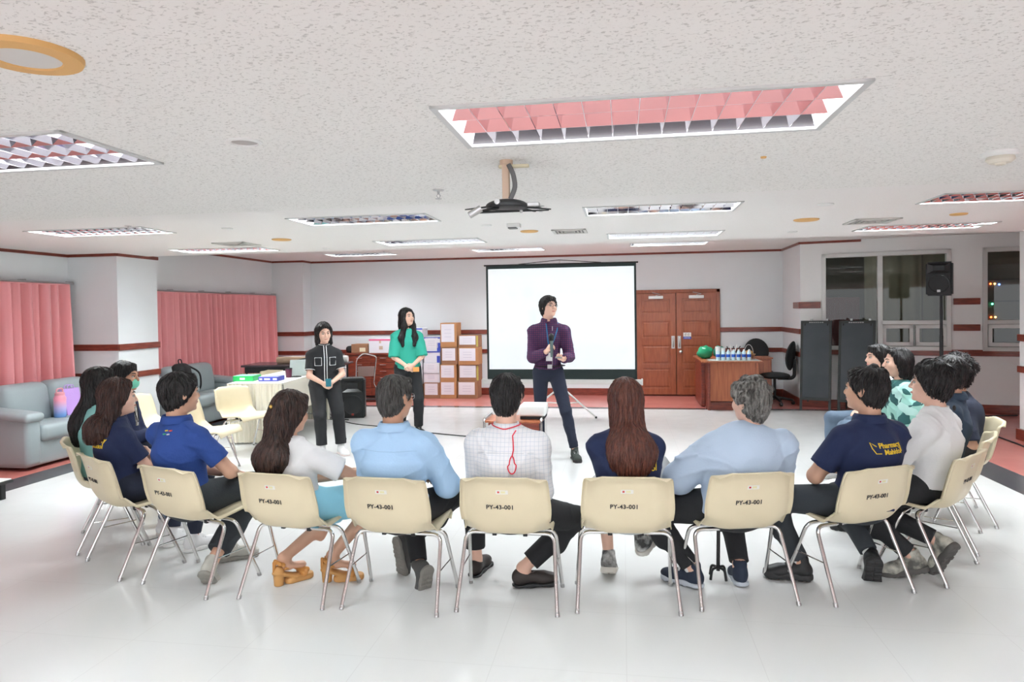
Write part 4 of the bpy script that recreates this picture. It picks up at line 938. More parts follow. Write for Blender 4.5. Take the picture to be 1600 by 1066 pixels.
# projector bracket
p = atz(791, 251, Z1)
t = empty('projector_bracket', (p.x, p.y, Z1), 0, 'empty black ceiling projector bracket hanging from a beige pole', 'projector bracket')
M_beige = mat('beige_paint', (.62, .46, .34), rough=.5)
obj('ceiling_flange', lathe(BM(), [(.026, 0), (.026, -.018), (.02, -.02)], 20), M_beige, t, smooth=True); obj('side_arm', box(BM(), -.03, .09, -.012, .012, -.03, -.018, .003), mat('ivory', (.7, .64, .45)), t); obj('drop_pole', box(BM(), -.016, .012, -.014, .014, -.16, 0, .003), M_beige, t)
obj('cable_sleeve', tube(BM(), smoothpath([(.012, -.02, -.02), (.03, -.022, -.06), (.036, -.022, -.11), (.018, -.02, -.155)]), .0095, 10), mat('woven_grey', (.16, .16, .16), rough=.8, bump=.5, bscale=300), t, smooth=True)
z = -.16
bm = BM(); ball(bm, (0, 0, z-.02), (.085, .07, .028), 20)
for v in bm.verts: v.co.z = max(v.co.z, z-.028)
obj('mount_body', bm, M_black, t, smooth=True)
for (x0, y0, z0), (x1, y1, z1) in ((((-.02), 0, z-.015), (-.165, -.02, z-.03)), ((.02, 0, z-.02), (.17, .04, z-.032)), ((-.03, -.03, z-.03), (-.13, -.08, z-.05)), ((-.12, -.06, z-.048), (.16, .05, z-.034)), ((.03, .03, z-.02), (.10, .1, z-.03))):
    obj('bracket_arm', tube(BM(), [(x0, y0, z0), (x1, y1, z1)], [.016, .007], 8, flat=.35), M_black, t, smooth=True)
obj('tilt_bracket', tube(BM(), [(-.135, -.08, z-.062), (-.09, -.07, z-.035)], .014, 10), M_steel, t, smooth=True); obj('adjust_knob', tube(BM(), [(-.025, -.065, z-.012), (-.025, -.08, z-.012)], .011, 12), M_steel, t, smooth=True); obj('bracket_screw', ball(BM(), (.06, -.02, z-.045), .007, 8), M_steel, t); obj('bracket_clip', box(BM(), .08, .13, -.01, .03, z-.025, z-.008, .004), M_steel, t)
# ================================================================== PEOPLE
from mathutils.bvhtree import BVHTree
f32 = np.float32
def V(*a): return np.array(a, float)
def nrm(v): return v/np.linalg.norm(v)
def surface_nets(A, lo, h):
    S = A < 0; nx, ny, nz = A.shape
    c = S[:-1, :-1, :-1].astype(np.int8)
    n = sum(S[i:nx-1+i, j:ny-1+j, k:nz-1+k].astype(np.int8) for i in (0, 1) for j in (0, 1) for k in (0, 1))
    act = (n > 0) & (n < 8); I, J, K = np.nonzero(act); M = len(I)
    idx = -np.ones(act.shape, np.int32); idx[I, J, K] = np.arange(M)
    cor = [(i, j, k) for i in (0, 1) for j in (0, 1) for k in (0, 1)]
    val = {q: A[I+q[0], J+q[1], K+q[2]] for q in cor}
    P = np.zeros((M, 3)); W = np.zeros(M)
    for q in cor:
        for ax in range(3):
            if q[ax]: continue
            r = list(q); r[ax] = 1; r = tuple(r); a, b = val[q], val[r]; m = (a < 0) != (b < 0)
            t = np.where(m, a/np.where(m, a-b, 1), 0)
            for d in range(3): P[:, d] += np.where(m, q[d]+(t if d == ax else 0), 0)
            W += m
    P /= W[:, None]; P += np.stack([I, J, K], 1); P = P*h+np.asarray(lo)
    F = []
    for ax in range(3):
        sl0 = [slice(1, -1)]*3; sl0[ax] = slice(0, -1); sl1 = list(sl0); sl1[ax] = slice(1, None)
        a = S[tuple(sl0)]; b = S[tuple(sl1)]; e = a != b; i, j, k = np.nonzero(e); fl = a[i, j, k]
        off = [1, 1, 1]; off[ax] = 0; i, j, k = i+off[0], j+off[1], k+off[2]
        u, v = [(1, 2), (2, 0), (0, 1)][ax]
        def g(du, dv):
            q = [i, j, k]; q[u] = q[u]-du; q[v] = q[v]-dv; return idx[q[0], q[1], q[2]]
        Q = np.stack([g(1, 1), g(0, 1), g(0, 0), g(1, 0)], 1); Q[~fl] = Q[~fl][:, ::-1]; F.append(Q)
    F = np.concatenate(F); F = F[(F >= 0).all(1)]
    return P, F
class Fld:
    def __init__(s, lo, hi, h):
        s.lo = np.array(lo, float); s.h = h; s.n = np.ceil((np.array(hi)-s.lo)/h).astype(int)+1
        s.ax = [(s.lo[d]+h*np.arange(s.n[d])).astype(f32) for d in range(3)]; s.A = np.full(tuple(s.n), .06, f32)
    def sub(s, lo, hi, m=.03):
        a = np.clip(((np.array(lo)-m-s.lo)/s.h).astype(int), 0, s.n-1); b = np.clip(((np.array(hi)+m-s.lo)/s.h).astype(int)+2, 1, s.n)
        sl = tuple(slice(a[d], b[d]) for d in range(3))
        return sl, (s.ax[0][sl[0]][:, None, None], s.ax[1][sl[1]][None, :, None], s.ax[2][sl[2]][None, None, :])
    def put(s, sl, d, k, op='u'):
        a = s.A[sl]
        if op == 'u': hh = np.maximum(k-np.abs(a-d), 0)/k; s.A[sl] = np.minimum(a, d)-hh*hh*k*.25
        else: d = -d; hh = np.maximum(k-np.abs(a-d), 0)/k; s.A[sl] = np.maximum(a, d)+hh*hh*k*.25
    def cuts(s, d, G, cut):
        for p, n in cut or []:
            n = nrm(np.array(n, float)); pl = (G[0]-p[0])*n[0]+(G[1]-p[1])*n[1]+(G[2]-p[2])*n[2]; d = np.maximum(d, pl)
        return d
    def cap(s, a, b, ra, rb, k=.02, flat=None, cut=None, op='u'):
        a, b = np.array(a, float), np.array(b, float); R = max(ra, rb); sl, G = s.sub(np.minimum(a, b)-R, np.maximum(a, b)+R)
        ab = b-a; L = max(ab@ab, 1e-9); px, py, pz = G[0]-a[0], G[1]-a[1], G[2]-a[2]
        t = np.clip((px*ab[0]+py*ab[1]+pz*ab[2])/L, 0, 1); qx, qy, qz = px-t*ab[0], py-t*ab[1], pz-t*ab[2]
        q = qx*qx+qy*qy+qz*qz
        if flat is not None:
            f, n = flat; n = nrm(np.array(n, float)); q = q+(qx*n[0]+qy*n[1]+qz*n[2])**2*(f*f-1)
        d = np.sqrt(q)-(ra+(rb-ra)*t); s.put(sl, s.cuts(d, G, cut).astype(f32), k, op)
    def ell(s, c, r, k=.015, R=None, cut=None, op='u', o=None):
        c = np.array(c, float); r = np.array(r, float)
        if R is not None: c = R@c
        if o is not None: c = c+o
        m = r.max(); sl, G = s.sub(c-m, c+m); p = [G[i]-c[i] for i in range(3)]
        if R is not None: p = [p[0]*R[0, i]+p[1]*R[1, i]+p[2]*R[2, i] for i in range(3)]
        k0 = np.sqrt(sum((p[i]/r[i])**2 for i in range(3))); k1 = np.sqrt(sum((p[i]/r[i]**2)**2 for i in range(3)))+1e-6
        s.put(sl, s.cuts(k0*(k0-1)/k1, G, cut).astype(f32), k, op)
    def mesh(s, name, m, parent=None):
        s.A[0], s.A[-1] = .06, .06; s.A[:, 0], s.A[:, -1] = .06, .06; s.A[:, :, 0], s.A[:, :, -1] = .06, .06
        P, F = surface_nets(s.A, s.lo, s.h); s.P, s.F = P, F
        me = np_mesh(name, P, F); return link(name, me, m, parent, smooth=True)
def np_mesh(name, P, F):
    me = bpy.data.meshes.new(name); me.vertices.add(len(P)); me.vertices.foreach_set('co', P.astype(f32).ravel())
    n = F.shape[1]; me.loops.add(len(F)*n); me.loops.foreach_set('vertex_index', F.astype(np.int32).ravel()); me.polygons.add(len(F)); me.polygons.foreach_set('loop_start', (np.arange(len(F))*n).astype(np.int32))
    me.update(calc_edges=True); me.validate(); return me
def Rz(a): c, s = math.cos(a), math.sin(a); return np.array([[c, -s, 0], [s, c, 0], [0, 0, 1.]])
def Rx(a): c, s = math.cos(a), math.sin(a); return np.array([[1., 0, 0], [0, c, -s], [0, s, c]])
def Ry(a): c, s = math.cos(a), math.sin(a); return np.array([[c, 0, s], [0, 1., 0], [-s, 0, c]])
def ik(a, b, l1, l2, pole):
    a, b = np.array(a, float), np.array(b, float); d = b-a; L = min(np.linalg.norm(d), (l1+l2)*.995); d = nrm(d)
    x = (l1*l1-l2*l2+L*L)/(2*L); hgt = math.sqrt(max(l1*l1-x*x, 1e-6)); p = np.array(pole, float); p = p-d*(p@d); p = nrm(p)
    return a+d*x+p*hgt, a+d*L

# materials
def skin(n, c): return mat('skin_'+n, c, rough=.5, var=.05, vscale=14)
SK = {'light': skin('light', (.80, .50, .38)), 'mid': skin('mid', (.66, .38, .26)), 'tan': skin('tan', (.58, .31, .20))}
def hairm(n, c, c2, rough=.34):
    m = mat('hair_'+n, c, rough=rough, spec=.5, col2=c2, vscale=24, stretch=(3, 3, .35), bump=.5, bscale=120); return m
HR = {'black': hairm('black', (.016, .013, .013), (.006, .005, .006)), 'brown': hairm('brown', (.075, .03, .022), (.03, .012, .010)), 'auburn': hairm('auburn', (.16, .05, .03), (.07, .02, .014), .3), 'dbrown': hairm('dark_brown', (.075, .035, .025), (.02, .010, .008)), 'grey': hairm('grey', (.30, .29, .27), (.07, .066, .06), .5), 'dgrey': hairm('dark_grey', (.11, .105, .10), (.035, .033, .03), .45)}
def cloth(n, c, rough=.85, **k): return mat('cloth_'+n, c, rough=rough, bump=.15, bscale=90, **k)
M_navy = cloth('navy', (.012, .022, .075)); M_royal = cloth('royal', (.022, .065, .27)); M_blacktr = cloth('black', (.018, .019, .022)); M_char = cloth('charcoal', (.035, .042, .05)); M_dnavy = cloth('dark_navy', (.016, .022, .045))
M_lblue = cloth('light_blue', (.42, .62, .86)); M_pblue = cloth('pale_blue', (.50, .61, .76)); M_wht = cloth('white', (.80, .80, .80)); M_teal = cloth('teal', (.28, .60, .58)); M_green = cloth('emerald', (.035, .42, .31)); M_slate = cloth('slate', (.035, .06, .10)); M_skirt = cloth('sky', (.30, .66, .82)); M_jean = cloth('jean', (.12, .17, .24)); M_lgrey = cloth('light_grey', (.52, .55, .56))
M_mask = cloth('mask_green', (.22, .70, .52)); M_eye = mat('eye_white', (.50, .45, .42), rough=.3); M_iris = mat('iris', (.02, .012, .01), rough=.2); M_lip = mat('lips', (.55, .17, .15), rough=.5); M_gold = mat('yellow_print', (.78, .52, .03), rough=.7)
def check_mat(n, base, line, sc, mortar, base2=None):
    m = mat('cloth_'+n, base, rough=.85); nt = m.node_tree; b = nt.nodes['Principled BSDF']; tc = nt.nodes.new('ShaderNodeTexCoord'); mp = nt.nodes.new('ShaderNodeMapping'); mp.inputs['Rotation'].default_value = (PI/2, 0, 0)
    nt.links.new(tc.outputs['Object'], mp.inputs[0]); br = nt.nodes.new('ShaderNodeTexBrick'); br.offset = 0; br.inputs['Scale'].default_value = 1; br.inputs['Brick Width'].default_value = sc; br.inputs['Row Height'].default_value = sc; br.inputs['Mortar Size'].default_value = mortar; br.inputs['Mortar Smooth'].default_value = .3
    br.inputs['Color1'].default_value = (*base, 1); br.inputs['Color2'].default_value = (*(base2 or base), 1); br.inputs['Mortar'].default_value = (*line, 1)
    nt.links.new(mp.outputs[0], br.inputs['Vector']); nt.links.new(br.outputs['Color'], b.inputs['Base Color']); return m
M_check = check_mat('white_check', (.80, .80, .82), (.52, .58, .66), .022, .0009)
M_purple = check_mat('purple_check', (.10, .022, .085), (.025, .02, .07), .022, .0035, (.13, .03, .09))
def leaf_mat():
    m = mat('cloth_leaf_pattern', (.3, .6, .5), rough=.8); nt = m.node_tree; b = nt.nodes['Principled BSDF']; tc = nt.nodes.new('ShaderNodeTexCoord'); v = nt.nodes.new('ShaderNodeTexVoronoi'); v.inputs['Scale'].default_value = 11
    n = nt.nodes.new('ShaderNodeTexNoise'); n.inputs['Scale'].default_value = 6; mx = nt.nodes.new('ShaderNodeVectorMath'); mx.operation = 'MULTIPLY_ADD'; mx.inputs[1].default_value = (.15, .15, .15)
    nt.links.new(tc.outputs['Object'], n.inputs[0]); nt.links.new(n.outputs['Color'], mx.inputs[0]); nt.links.new(tc.outputs['Object'], mx.inputs[2]); nt.links.new(mx.outputs[0], v.inputs['Vector'])
    sp = nt.nodes.new('ShaderNodeSeparateColor'); nt.links.new(v.outputs['Color'], sp.inputs[0]); r = nt.nodes.new('ShaderNodeValToRGB'); r.color_ramp.interpolation = 'CONSTANT'; e = r.color_ramp.elements
    e[0].color = (.03, .13, .13, 1); e[1].position = .35; e[1].color = (.35, .68, .60, 1); x = e.new(.65); x.color = (.52, .80, .74, 1); x = e.new(.85); x.color = (.06, .22, .20, 1)
    nt.links.new(sp.outputs[0], r.inputs[0]); nt.links.new(r.outputs[0], b.inputs['Base Color']); return m
M_leaf = leaf_mat()

# shoes, built once per kind in their own frame (toe +y, sole at z=0, ankle over the origin)
def shoe_parts(kind):
    out = []
    if kind == 'sandal':
        F = Fld((-.06, -.1, -.01), (.06, .19, .14), .005)
        F.cap((0, .03, .015), (0, .13, .015), .040, .040, .01, cut=[((0, 0, .034), (0, 0, 1)), ((0, 0, 0), (0, 0, -1))])
        F.cap((0, -.05, .075), (0, .05, .035), .034, .04, .01, flat=(2.6, (0, 0, 1))); 
        F.cap((0, -.045, .0), (0, -.045, .085), .027, .033, .008, cut=[((0, 0, 0), (0, 0, -1))]); out.append(('platform_sole', F, 's'))
        F = Fld((-.06, -.11, -.01), (.06, .19, .19), .005)
        F.cap((-.037, .10, .045), (.037, .10, .045), .02, .02, .01); F.cap((-.03, .075, .07), (.03, .12, .062), .014, .014, .01); F.cap((-.036, -.02, .10), (0, .045, .095), .009, .012, .01); F.cap((.036, -.02, .10), (0, .045, .095), .009, .012, .01)
        F.cap((-.034, -.05, .135), (.034, -.05, .135), .012, .012, .01); F.cap((-.036, -.03, .125), (.036, -.03, .125), .012, .012, .01); F.cap((0, -.072, .09), (0, -.072, .14), .01, .01, .01)
        out.append(('strap', F, 'u')); return out
    ch = kind == 'chunky'; th = .034 if ch else (.014 if kind == 'loafer' else .024); w = 1.12 if ch else 1.0
    F = Fld((-.07, -.1, -.01), (.07, .21, .17), .005)
    F.ell((0, -.03, .052), (.034*w, .05, .052), .02); F.cap((0, -.01, .055), (0, .10, .040), .036*w, .036*w, .03); F.ell((0, .125, .034), (.044*w, .068, .034), .025)
    if kind != 'loafer': F.cap((0, -.012, .06), (0, -.018, .115), .037, .040, .02); F.cap((0, .03, .085), (0, .05, .09), .022, .014, .02)
    F.cap((0, -.014, .085), (0, -.016, .17), .027, .031, .006, op='s')
    if kind == 'loafer': F.ell((0, .01, .11), (.026, .055, .05), .01, op='s')
    sl = (slice(None),)*3; Z = F.ax[2][None, None, :]; F.A = np.maximum(F.A, (th*.5-Z)).astype(f32)
    out.append(('upper', F, 'u'))
    F = Fld((-.08, -.11, -.015), (.08, .22, .06), .004 if ch else .005)
    F.cap((0, -.035, th/2), (0, .03, th/2), .043*w, .036*w, .02, cut=[((0, 0, th), (0, 0, 1)), ((0, 0, 0), (0, 0, -1))]); F.cap((0, .03, th/2), (.004, .132, th/2), .037*w, .048*w, .02, cut=[((0, 0, th), (0, 0, 1)), ((0, 0, 0), (0, 0, -1))]); F.ell((.003, .15, th/2), (.042*w, .042, .04), .02, cut=[((0, 0, th), (0, 0, 1)), ((0, 0, 0), (0, 0, -1))])
    X, Y, Z = F.ax[0][:, None, None], F.ax[1][None, :, None], F.ax[2][None, None, :]
    if kind != 'loafer':     # tread grooves in the underside
        gro = .0045 if ch else .002
        F.A = np.maximum(F.A, (gro-Z)*((np.sin(Y*(210 if not ch else 150)) > .35) | (np.abs(X) < .004))-.06*(1-((np.sin(Y*(210 if not ch else 150)) > .35) | (np.abs(X) < .004)))).astype(f32)
    out.append(('sole', F, 's')); return out
SHC = {}
def add_shoe(kind, M, mu, ms, parent, extra=None):
    if kind not in SHC:
        SHC[kind] = []
        for nm, F, w_ in shoe_parts(kind):
            P, Q = surface_nets(F.A, F.lo, F.h); SHC[kind].append((nm, P, Q, w_))
    root = None
    for nm, P, Q, w_ in SHC[kind]:
        P2 = P @ M[:3, :3].T + M[:3, 3]
        o = link('shoe' if root is None else nm, np_mesh(nm, P2, Q), mu if w_ == 'u' else ms, parent if root is None else root, smooth=True)
        if root is None: root = o
    if kind in ('sneaker', 'chunky'):
        bm = BM()
        for k in range(4):
            y = .045+k*.018; z = .096-k*.009
            pts = [M[:3, :3] @ V(x, y, z-abs(x)*.45)+M[:3, 3] for x in (-.022, -.01, .01, .022)]; tube(bm, pts, .0032, 5)
        obj('lace', bm, extra or M_wht, root, smooth=True)
    return root

# head in its own frame: origin midway between chin and crown, y forward, z up
def head_sdf(F, o, R, s, ears=True, chin=1.0):
    E = lambda c, r, k=.012, op='u': F.ell(V(*c)*s, V(*r)*s, k, R=R, o=o, op=op)
    def C(a, b, ra, rb, k=.01, **kw): F.cap(o+R@(V(*a)*s), o+R@(V(*b)*s), ra*s, rb*s, k, **kw)
    E((0, -.014, .026), (.074, .093, .087)); E((0, .022, -.035), (.061, .066, .080), .02); E((0, .040, -.078), (.040, .044, .034), .02)
    E((.033, .055, -.025), (.03, .03, .03), .02); E((-.033, .055, -.025), (.03, .03, .03), .02)
    E((.030, .094, .004), (.016, .012, .009), .01, 's'); E((-.030, .094, .004), (.016, .012, .009), .01, 's')
    C((0, .084, .012), (0, .103, -.026), .0075, .0115, .008); E((.010, .094, -.030), (.009, .009, .007), .006); E((-.010, .094, -.030), (.009, .009, .007), .006)
    C((-.030, .076, .021), (.030, .076, .021), .012, .012, .012)
    E((0, .084, -.056), (.021, .012, .006), .006); E((0, .083, -.066), (.018, .011, .006), .006); E((0, .076, -.095), (.018, .014, .013), .012)
    if ears:
        for q in (-1, 1):
            E((q*.074, -.012, -.004), (.009, .018, .030), .006); E((q*.078, -.020, .008), (.006, .020, .020), .005); E((q*.084, -.008, -.002), (.005, .008, .015), .004, 's')
def face_bits(root, o, R, s, hairmat, eyes=True, mask=False, closed=False):
    T = lambda *p: Vector(o+R@(V(*p)*s))
    if mask is False:
        bm = BM()
        tube(bm, [T(x, .0955-abs(x)*.45, -.0605+abs(x)*.06) for x in (-.021, -.012, 0, .012, .021)], [.0015*s, .0048*s, .0056*s, .0048*s, .0015*s], 6); obj('mouth', bm, M_lip, root, smooth=True)
    for q in (-1, 1):
        if not closed:
            e = obj('eye', ball(BM(), T(q*.030, .0755, .003), (.0135*s, .0125*s, .0075*s), 12), M_eye, root, smooth=True); obj('iris', ball(BM(), T(q*.030, .0845, .003), (.0056*s, .0050*s, .0056*s), 10), M_iris, e, smooth=True)
        bm = BM(); tube(bm, [T(q*(.017+.027*t), .0905-.012*t*t-.003, .0085+.0035*math.sin(t*PI)) for t in np.linspace(0, 1, 5)], .0013*s, 5); obj('eyelash', bm, M_iris, root)
        bm = BM(); tube(bm, [T(q*(.014+.036*t), .0925-.020*t*t, .0245+.006*math.sin(t*PI*.8)) for t in np.linspace(0, 1, 6)], [.0018*s, .003*s, .0032*s, .003*s, .0022*s, .001*s], 6, flat=1.3); obj('eyebrow', bm, hairmat, root, smooth=True)
def glasses(root, o, R, s, m=None):
    T = lambda *p: Vector(o+R@(V(*p)*s)); m = m or M_ink
    g = obj('spectacles', tube(BM(), [T(-.012, .104, .008), T(.012, .104, .008)], .0016, 6), m, root)
    for q in (-1, 1):
        obj('rim', tube(BM(), [T(q*.032+.020*math.cos(t), .101-q*.020*math.cos(t)*.35, .002+.016*math.sin(t)) for t in np.linspace(0, 2*PI, 22)[:-1]], .0017, 6, closed=True), m, g)
        obj('temple', tube(BM(), [T(q*.052, .094, .006), T(q*.079, .04, .008), T(q*.080, -.012, .006)], .0016, 6), m, g)

def grow_locks(P, F, crown, R, o, s, n, length, lift, rad, mode, seed, zmin=None, part=None, curl=0):
    rr = np.random.RandomState(seed); me = np_mesh('t', P, F); N = np.zeros(len(P)*3, f32); me.vertices.foreach_get('normal', N); N = N.reshape(-1, 3); bpy.data.meshes.remove(me)
    bvh = BVHTree.FromPolygons([tuple(p) for p in P], [tuple(int(a) for a in q) for q in F])
    idx = rr.choice(len(P), n); VV, FF = [], []; seg = 5; c = o+R@(V(*crown)*s)
    for i in idx:
        p = P[i].copy(); nn = N[i]; pts = [p]
        L = length*rr.uniform(.6, 1.2); st = L/seg; hd = nrm(rr.normal(size=3))
        for k in range(seg):
            d = p-c; 
            if mode == 'down': d = V(0, 0, -1)+.25*(d-V(0, 0, d[2]))*0
            elif mode == 'short': d = d*1.0+V(0, 0, -.05)
            d = d-nn*(d@nn)
            if np.linalg.norm(d) < 1e-4: d = rr.normal(size=3)
            d = nrm(d)+hd*.22+curl*rr.normal(size=3); d = nrm(d-nn*(d@nn))
            q = p+d*st; r = bvh.find_nearest(Vector(q))
            if r[0] is not None:
                nn = np.array(r[1]); q = np.array(r[0])+nn*(lift*((k+1)/seg)**1.3*rr.uniform(.5, 1.2))
            pts.append(q); p = np.array(r[0]) if r[0] is not None else q
        if zmin is not None and pts[0][2] < zmin: continue
        base = len(VV); ns = 4
        for k, q in enumerate(pts):
            t = nrm(pts[min(k+1, seg)]-pts[max(k-1, 0)]+1e-9); a = np.cross(t, nn); a = nrm(a) if np.linalg.norm(a) > 1e-6 else V(1, 0, 0); b = np.cross(a, t); rk = rad*[.5, 1, 1, .85, .55, .08][k]
            for z in range(ns): th = 2*PI*z/ns; VV.append(q+a*rk*1.5*math.cos(th)+b*rk*.6*math.sin(th))
        for k in range(seg):
            for z in range(ns): FF.append((base+k*ns+z, base+k*ns+(z+1) % ns, base+(k+1)*ns+(z+1) % ns, base+(k+1)*ns+z))
    return np.array(VV), np.array(FF)
def hair(root, o, R, s, style, m, neck, seed):
    h = .0045; st = style; long_ = st.get('to')
    lo = o-V(.22, .24, .20)*s; hi = o+V(.22, .22, .19)*s
    if long_ is not None: lo[2] = long_-.05; lo[:2] -= .08; hi[:2] += .08; h = .006
    F = Fld(lo, hi, h); v = st.get('vol', 1.0); gap = .012*v
    T = lambda *p: o+R@(V(*p)*s); n = lambda *a: R@V(*a)
    pt, nm = st.get('cut', ((0, .012, -.028), (0, 1, -.85)))
    # cap of hair around the skull, open over the face
    cuts = [(T(*pt), n(*nm))]
    F.ell((0, -.018, .030), V(.076+gap, .096+gap, .089+gap), .01, R=R, o=o, cut=cuts)
    F.ell((0, -.036, -.028), V(.066+gap*.5, .068+gap*.6, .062), .02, R=R, o=o, cut=cuts); F.ell((0, -.050, -.062), V(.050, .040, .055), .03, R=R, o=o, cut=cuts)
    F.cap(T(-.04, .054, .088), T(.045, .052, .090), .015*v*s*st.get('fr', 1), .017*v*s*st.get('fr', 1), .02)                       # fringe root over the brow
    for q in (-1, 1): F.cap(T(q*.070, .028, .055), T(q*.076, .012, .005), .014*v*s, .008*s, .015)
    if st.get('bangs'): F.cap(T(-.045, .082, .05), T(.045, .082, .05), .018*s, .018*s, .015)
    if st.get('fluff'):
        rr = np.random.RandomState(seed)
        for _ in range(st['fluff']):
            a = rr.uniform(0, 2*PI); e = rr.uniform(-.1, 1.4); p = V(math.cos(a)*math.cos(e)*.085, math.sin(a)*math.cos(e)*.095-.02, math.sin(e)*.095+.03)
            if p[1] > .05 and p[2] < .07: continue
            F.ell(p*s, V(.024, .024, .02)*v*s*rr.uniform(.8, 1.3), .012, R=R, o=o)
    if st.get('pony'):
        a = T(0, -.115, -.01); F.ell((0, -.125, -.01), V(.03, .03, .03)*s, .02, R=R, o=o)
    if long_ is not None:
        for q in st.get('falls', []):            # falls: list of chains of local-world points with radii, flattened front to back
            pts, rad, fl = q
            for k in range(len(pts)-1):
                F.cap(pts[k], pts[k+1], rad[k], rad[k+1], .04, flat=(fl, (0, 1, 0) if len(q) < 4 else q[3]))
    sl = (slice(None),)*3; X, Y, Z = F.ax[0][:, None, None], F.ax[1][None, :, None], F.ax[2][None, None, :]
    an = np.arctan2(X-o[0], Y-o[1]+.02)
    if long_ is not None: F.A += (.0022*np.sin(an*31+3*np.sin(Z*14))+.0016*np.sin(an*67+2*np.sin(Z*22+1))+.003*np.sin(an*13+Z*9)*np.clip((o[2]-Z)*4, 0, 1)).astype(f32)
    else: F.A += (.0014*np.sin(an*37+Z*20)+.0012*np.sin(an*23-Z*60)).astype(f32)
    P, Q = (lambda t: t)(surface_nets(np.pad(F.A, 1, constant_values=.06), F.lo-F.h, F.h))
    mode = 'down' if long_ is not None else 'short'
    n_ = st.get('locks', 260 if long_ is None else 420)
    Vv, Ff = grow_locks(P, Q, (.01, -.05, .12), R, o, s, n_, st.get('ll', .05 if long_ is None else .11), st.get('lift', .006), st.get('lr', .0035), mode, seed, curl=st.get('curl', 0))
    P2 = np.concatenate([P, Vv]); F2 = np.concatenate([Q, Ff+len(P)])
    return link('hair', np_mesh('hair', P2, F2), m, root, smooth=True)

def hand(prims, w, d, n, side, curl=(.5, .5), s=1.0, spread=.0):
    # w wrist, d pointing direction, n palm normal, side -> thumb side vector
    d, n = nrm(np.array(d, float)), np.array(n, float); n = nrm(n-d*(n@d)); sd = nrm(np.cross(d, n))*side; w = np.array(w, float)
    P = lambda a, b, ra, rb, k=.006, **kw: prims.append((a, b, ra*s, rb*s, k, kw))
    P(w, w+d*.035*s, .024, .030, .02, flat=(1.7, n)); P(w+d*.03*s+sd*.012*s, w+d*.078*s+sd*.018*s, .022, .020, .015, flat=(1.8, n)); P(w+d*.03*s-sd*.012*s, w+d*.072*s-sd*.018*s, .022, .019, .015, flat=(1.8, n))
    for i, (off, L) in enumerate(((.030, .92), (.010, 1.0), (-.010, .95), (-.029, .78))):
        b = w+d*(.083-.004*abs(i-1))*s+sd*off*s; a1 = curl[0]*(1+.06*i); d1 = d*math.cos(a1)+n*math.sin(a1)+sd*spread*off*10; a2 = a1+curl[1]; d2 = d*math.cos(a2)+n*math.sin(a2); a3 = a2+curl[1]*.7; d3 = d*math.cos(a3)+n*math.sin(a3)
        p1 = b+d1*.038*L*s; p2 = p1+d2*.026*L*s; p3 = p2+d3*.018*L*s
        P(b-d*.012*s, p1, .0088, .0082); P(p1, p2, .0082, .0075); P(p2, p3, .0075, .0066)
    t0 = w+d*.022*s+sd*.026*s; t1 = t0+(d*.62+sd*.62+n*.30)*.036*s; t2 = t1+(d*.80+sd*.20+n*.50)*.030*s; P(t0, t1, .013, .0105, .01); P(t1, t2, .0105, .0085)

def folds(F, amp, seed, zc=None):
    X, Y, Z = F.ax[0][:, None, None], F.ax[1][None, :, None], F.ax[2][None, None, :]; a, b, c = seed*1.7, seed*2.3, seed*.9
    w1 = np.sin(X*8+a+2*np.sin(Z*6+b)); g1 = np.clip(np.sin(X*9+Z*4+c), 0, 1)
    r1 = 1-np.abs(np.sin(Z*17+2.6*w1+b)); r2 = 1-np.abs(np.sin((X*.8+Z)*23+2.5*np.sin(Y*11+a)+1.7*np.sin(Z*8+X*5))); r3 = 1-np.abs(np.sin((X-Z*.7)*19+2*np.sin(Z*12+b)+Y*9))
    d = -(r1**3*g1*1.5+r2**3*np.clip(np.sin(Z*11+X*6+a), 0, 1)*1.3+r3**4*np.clip(np.sin(X*12-Z*9+b), 0, 1))+.4*w1*np.sin(Z*9+c)
    F.A += (1.5*amp*d).astype(f32)

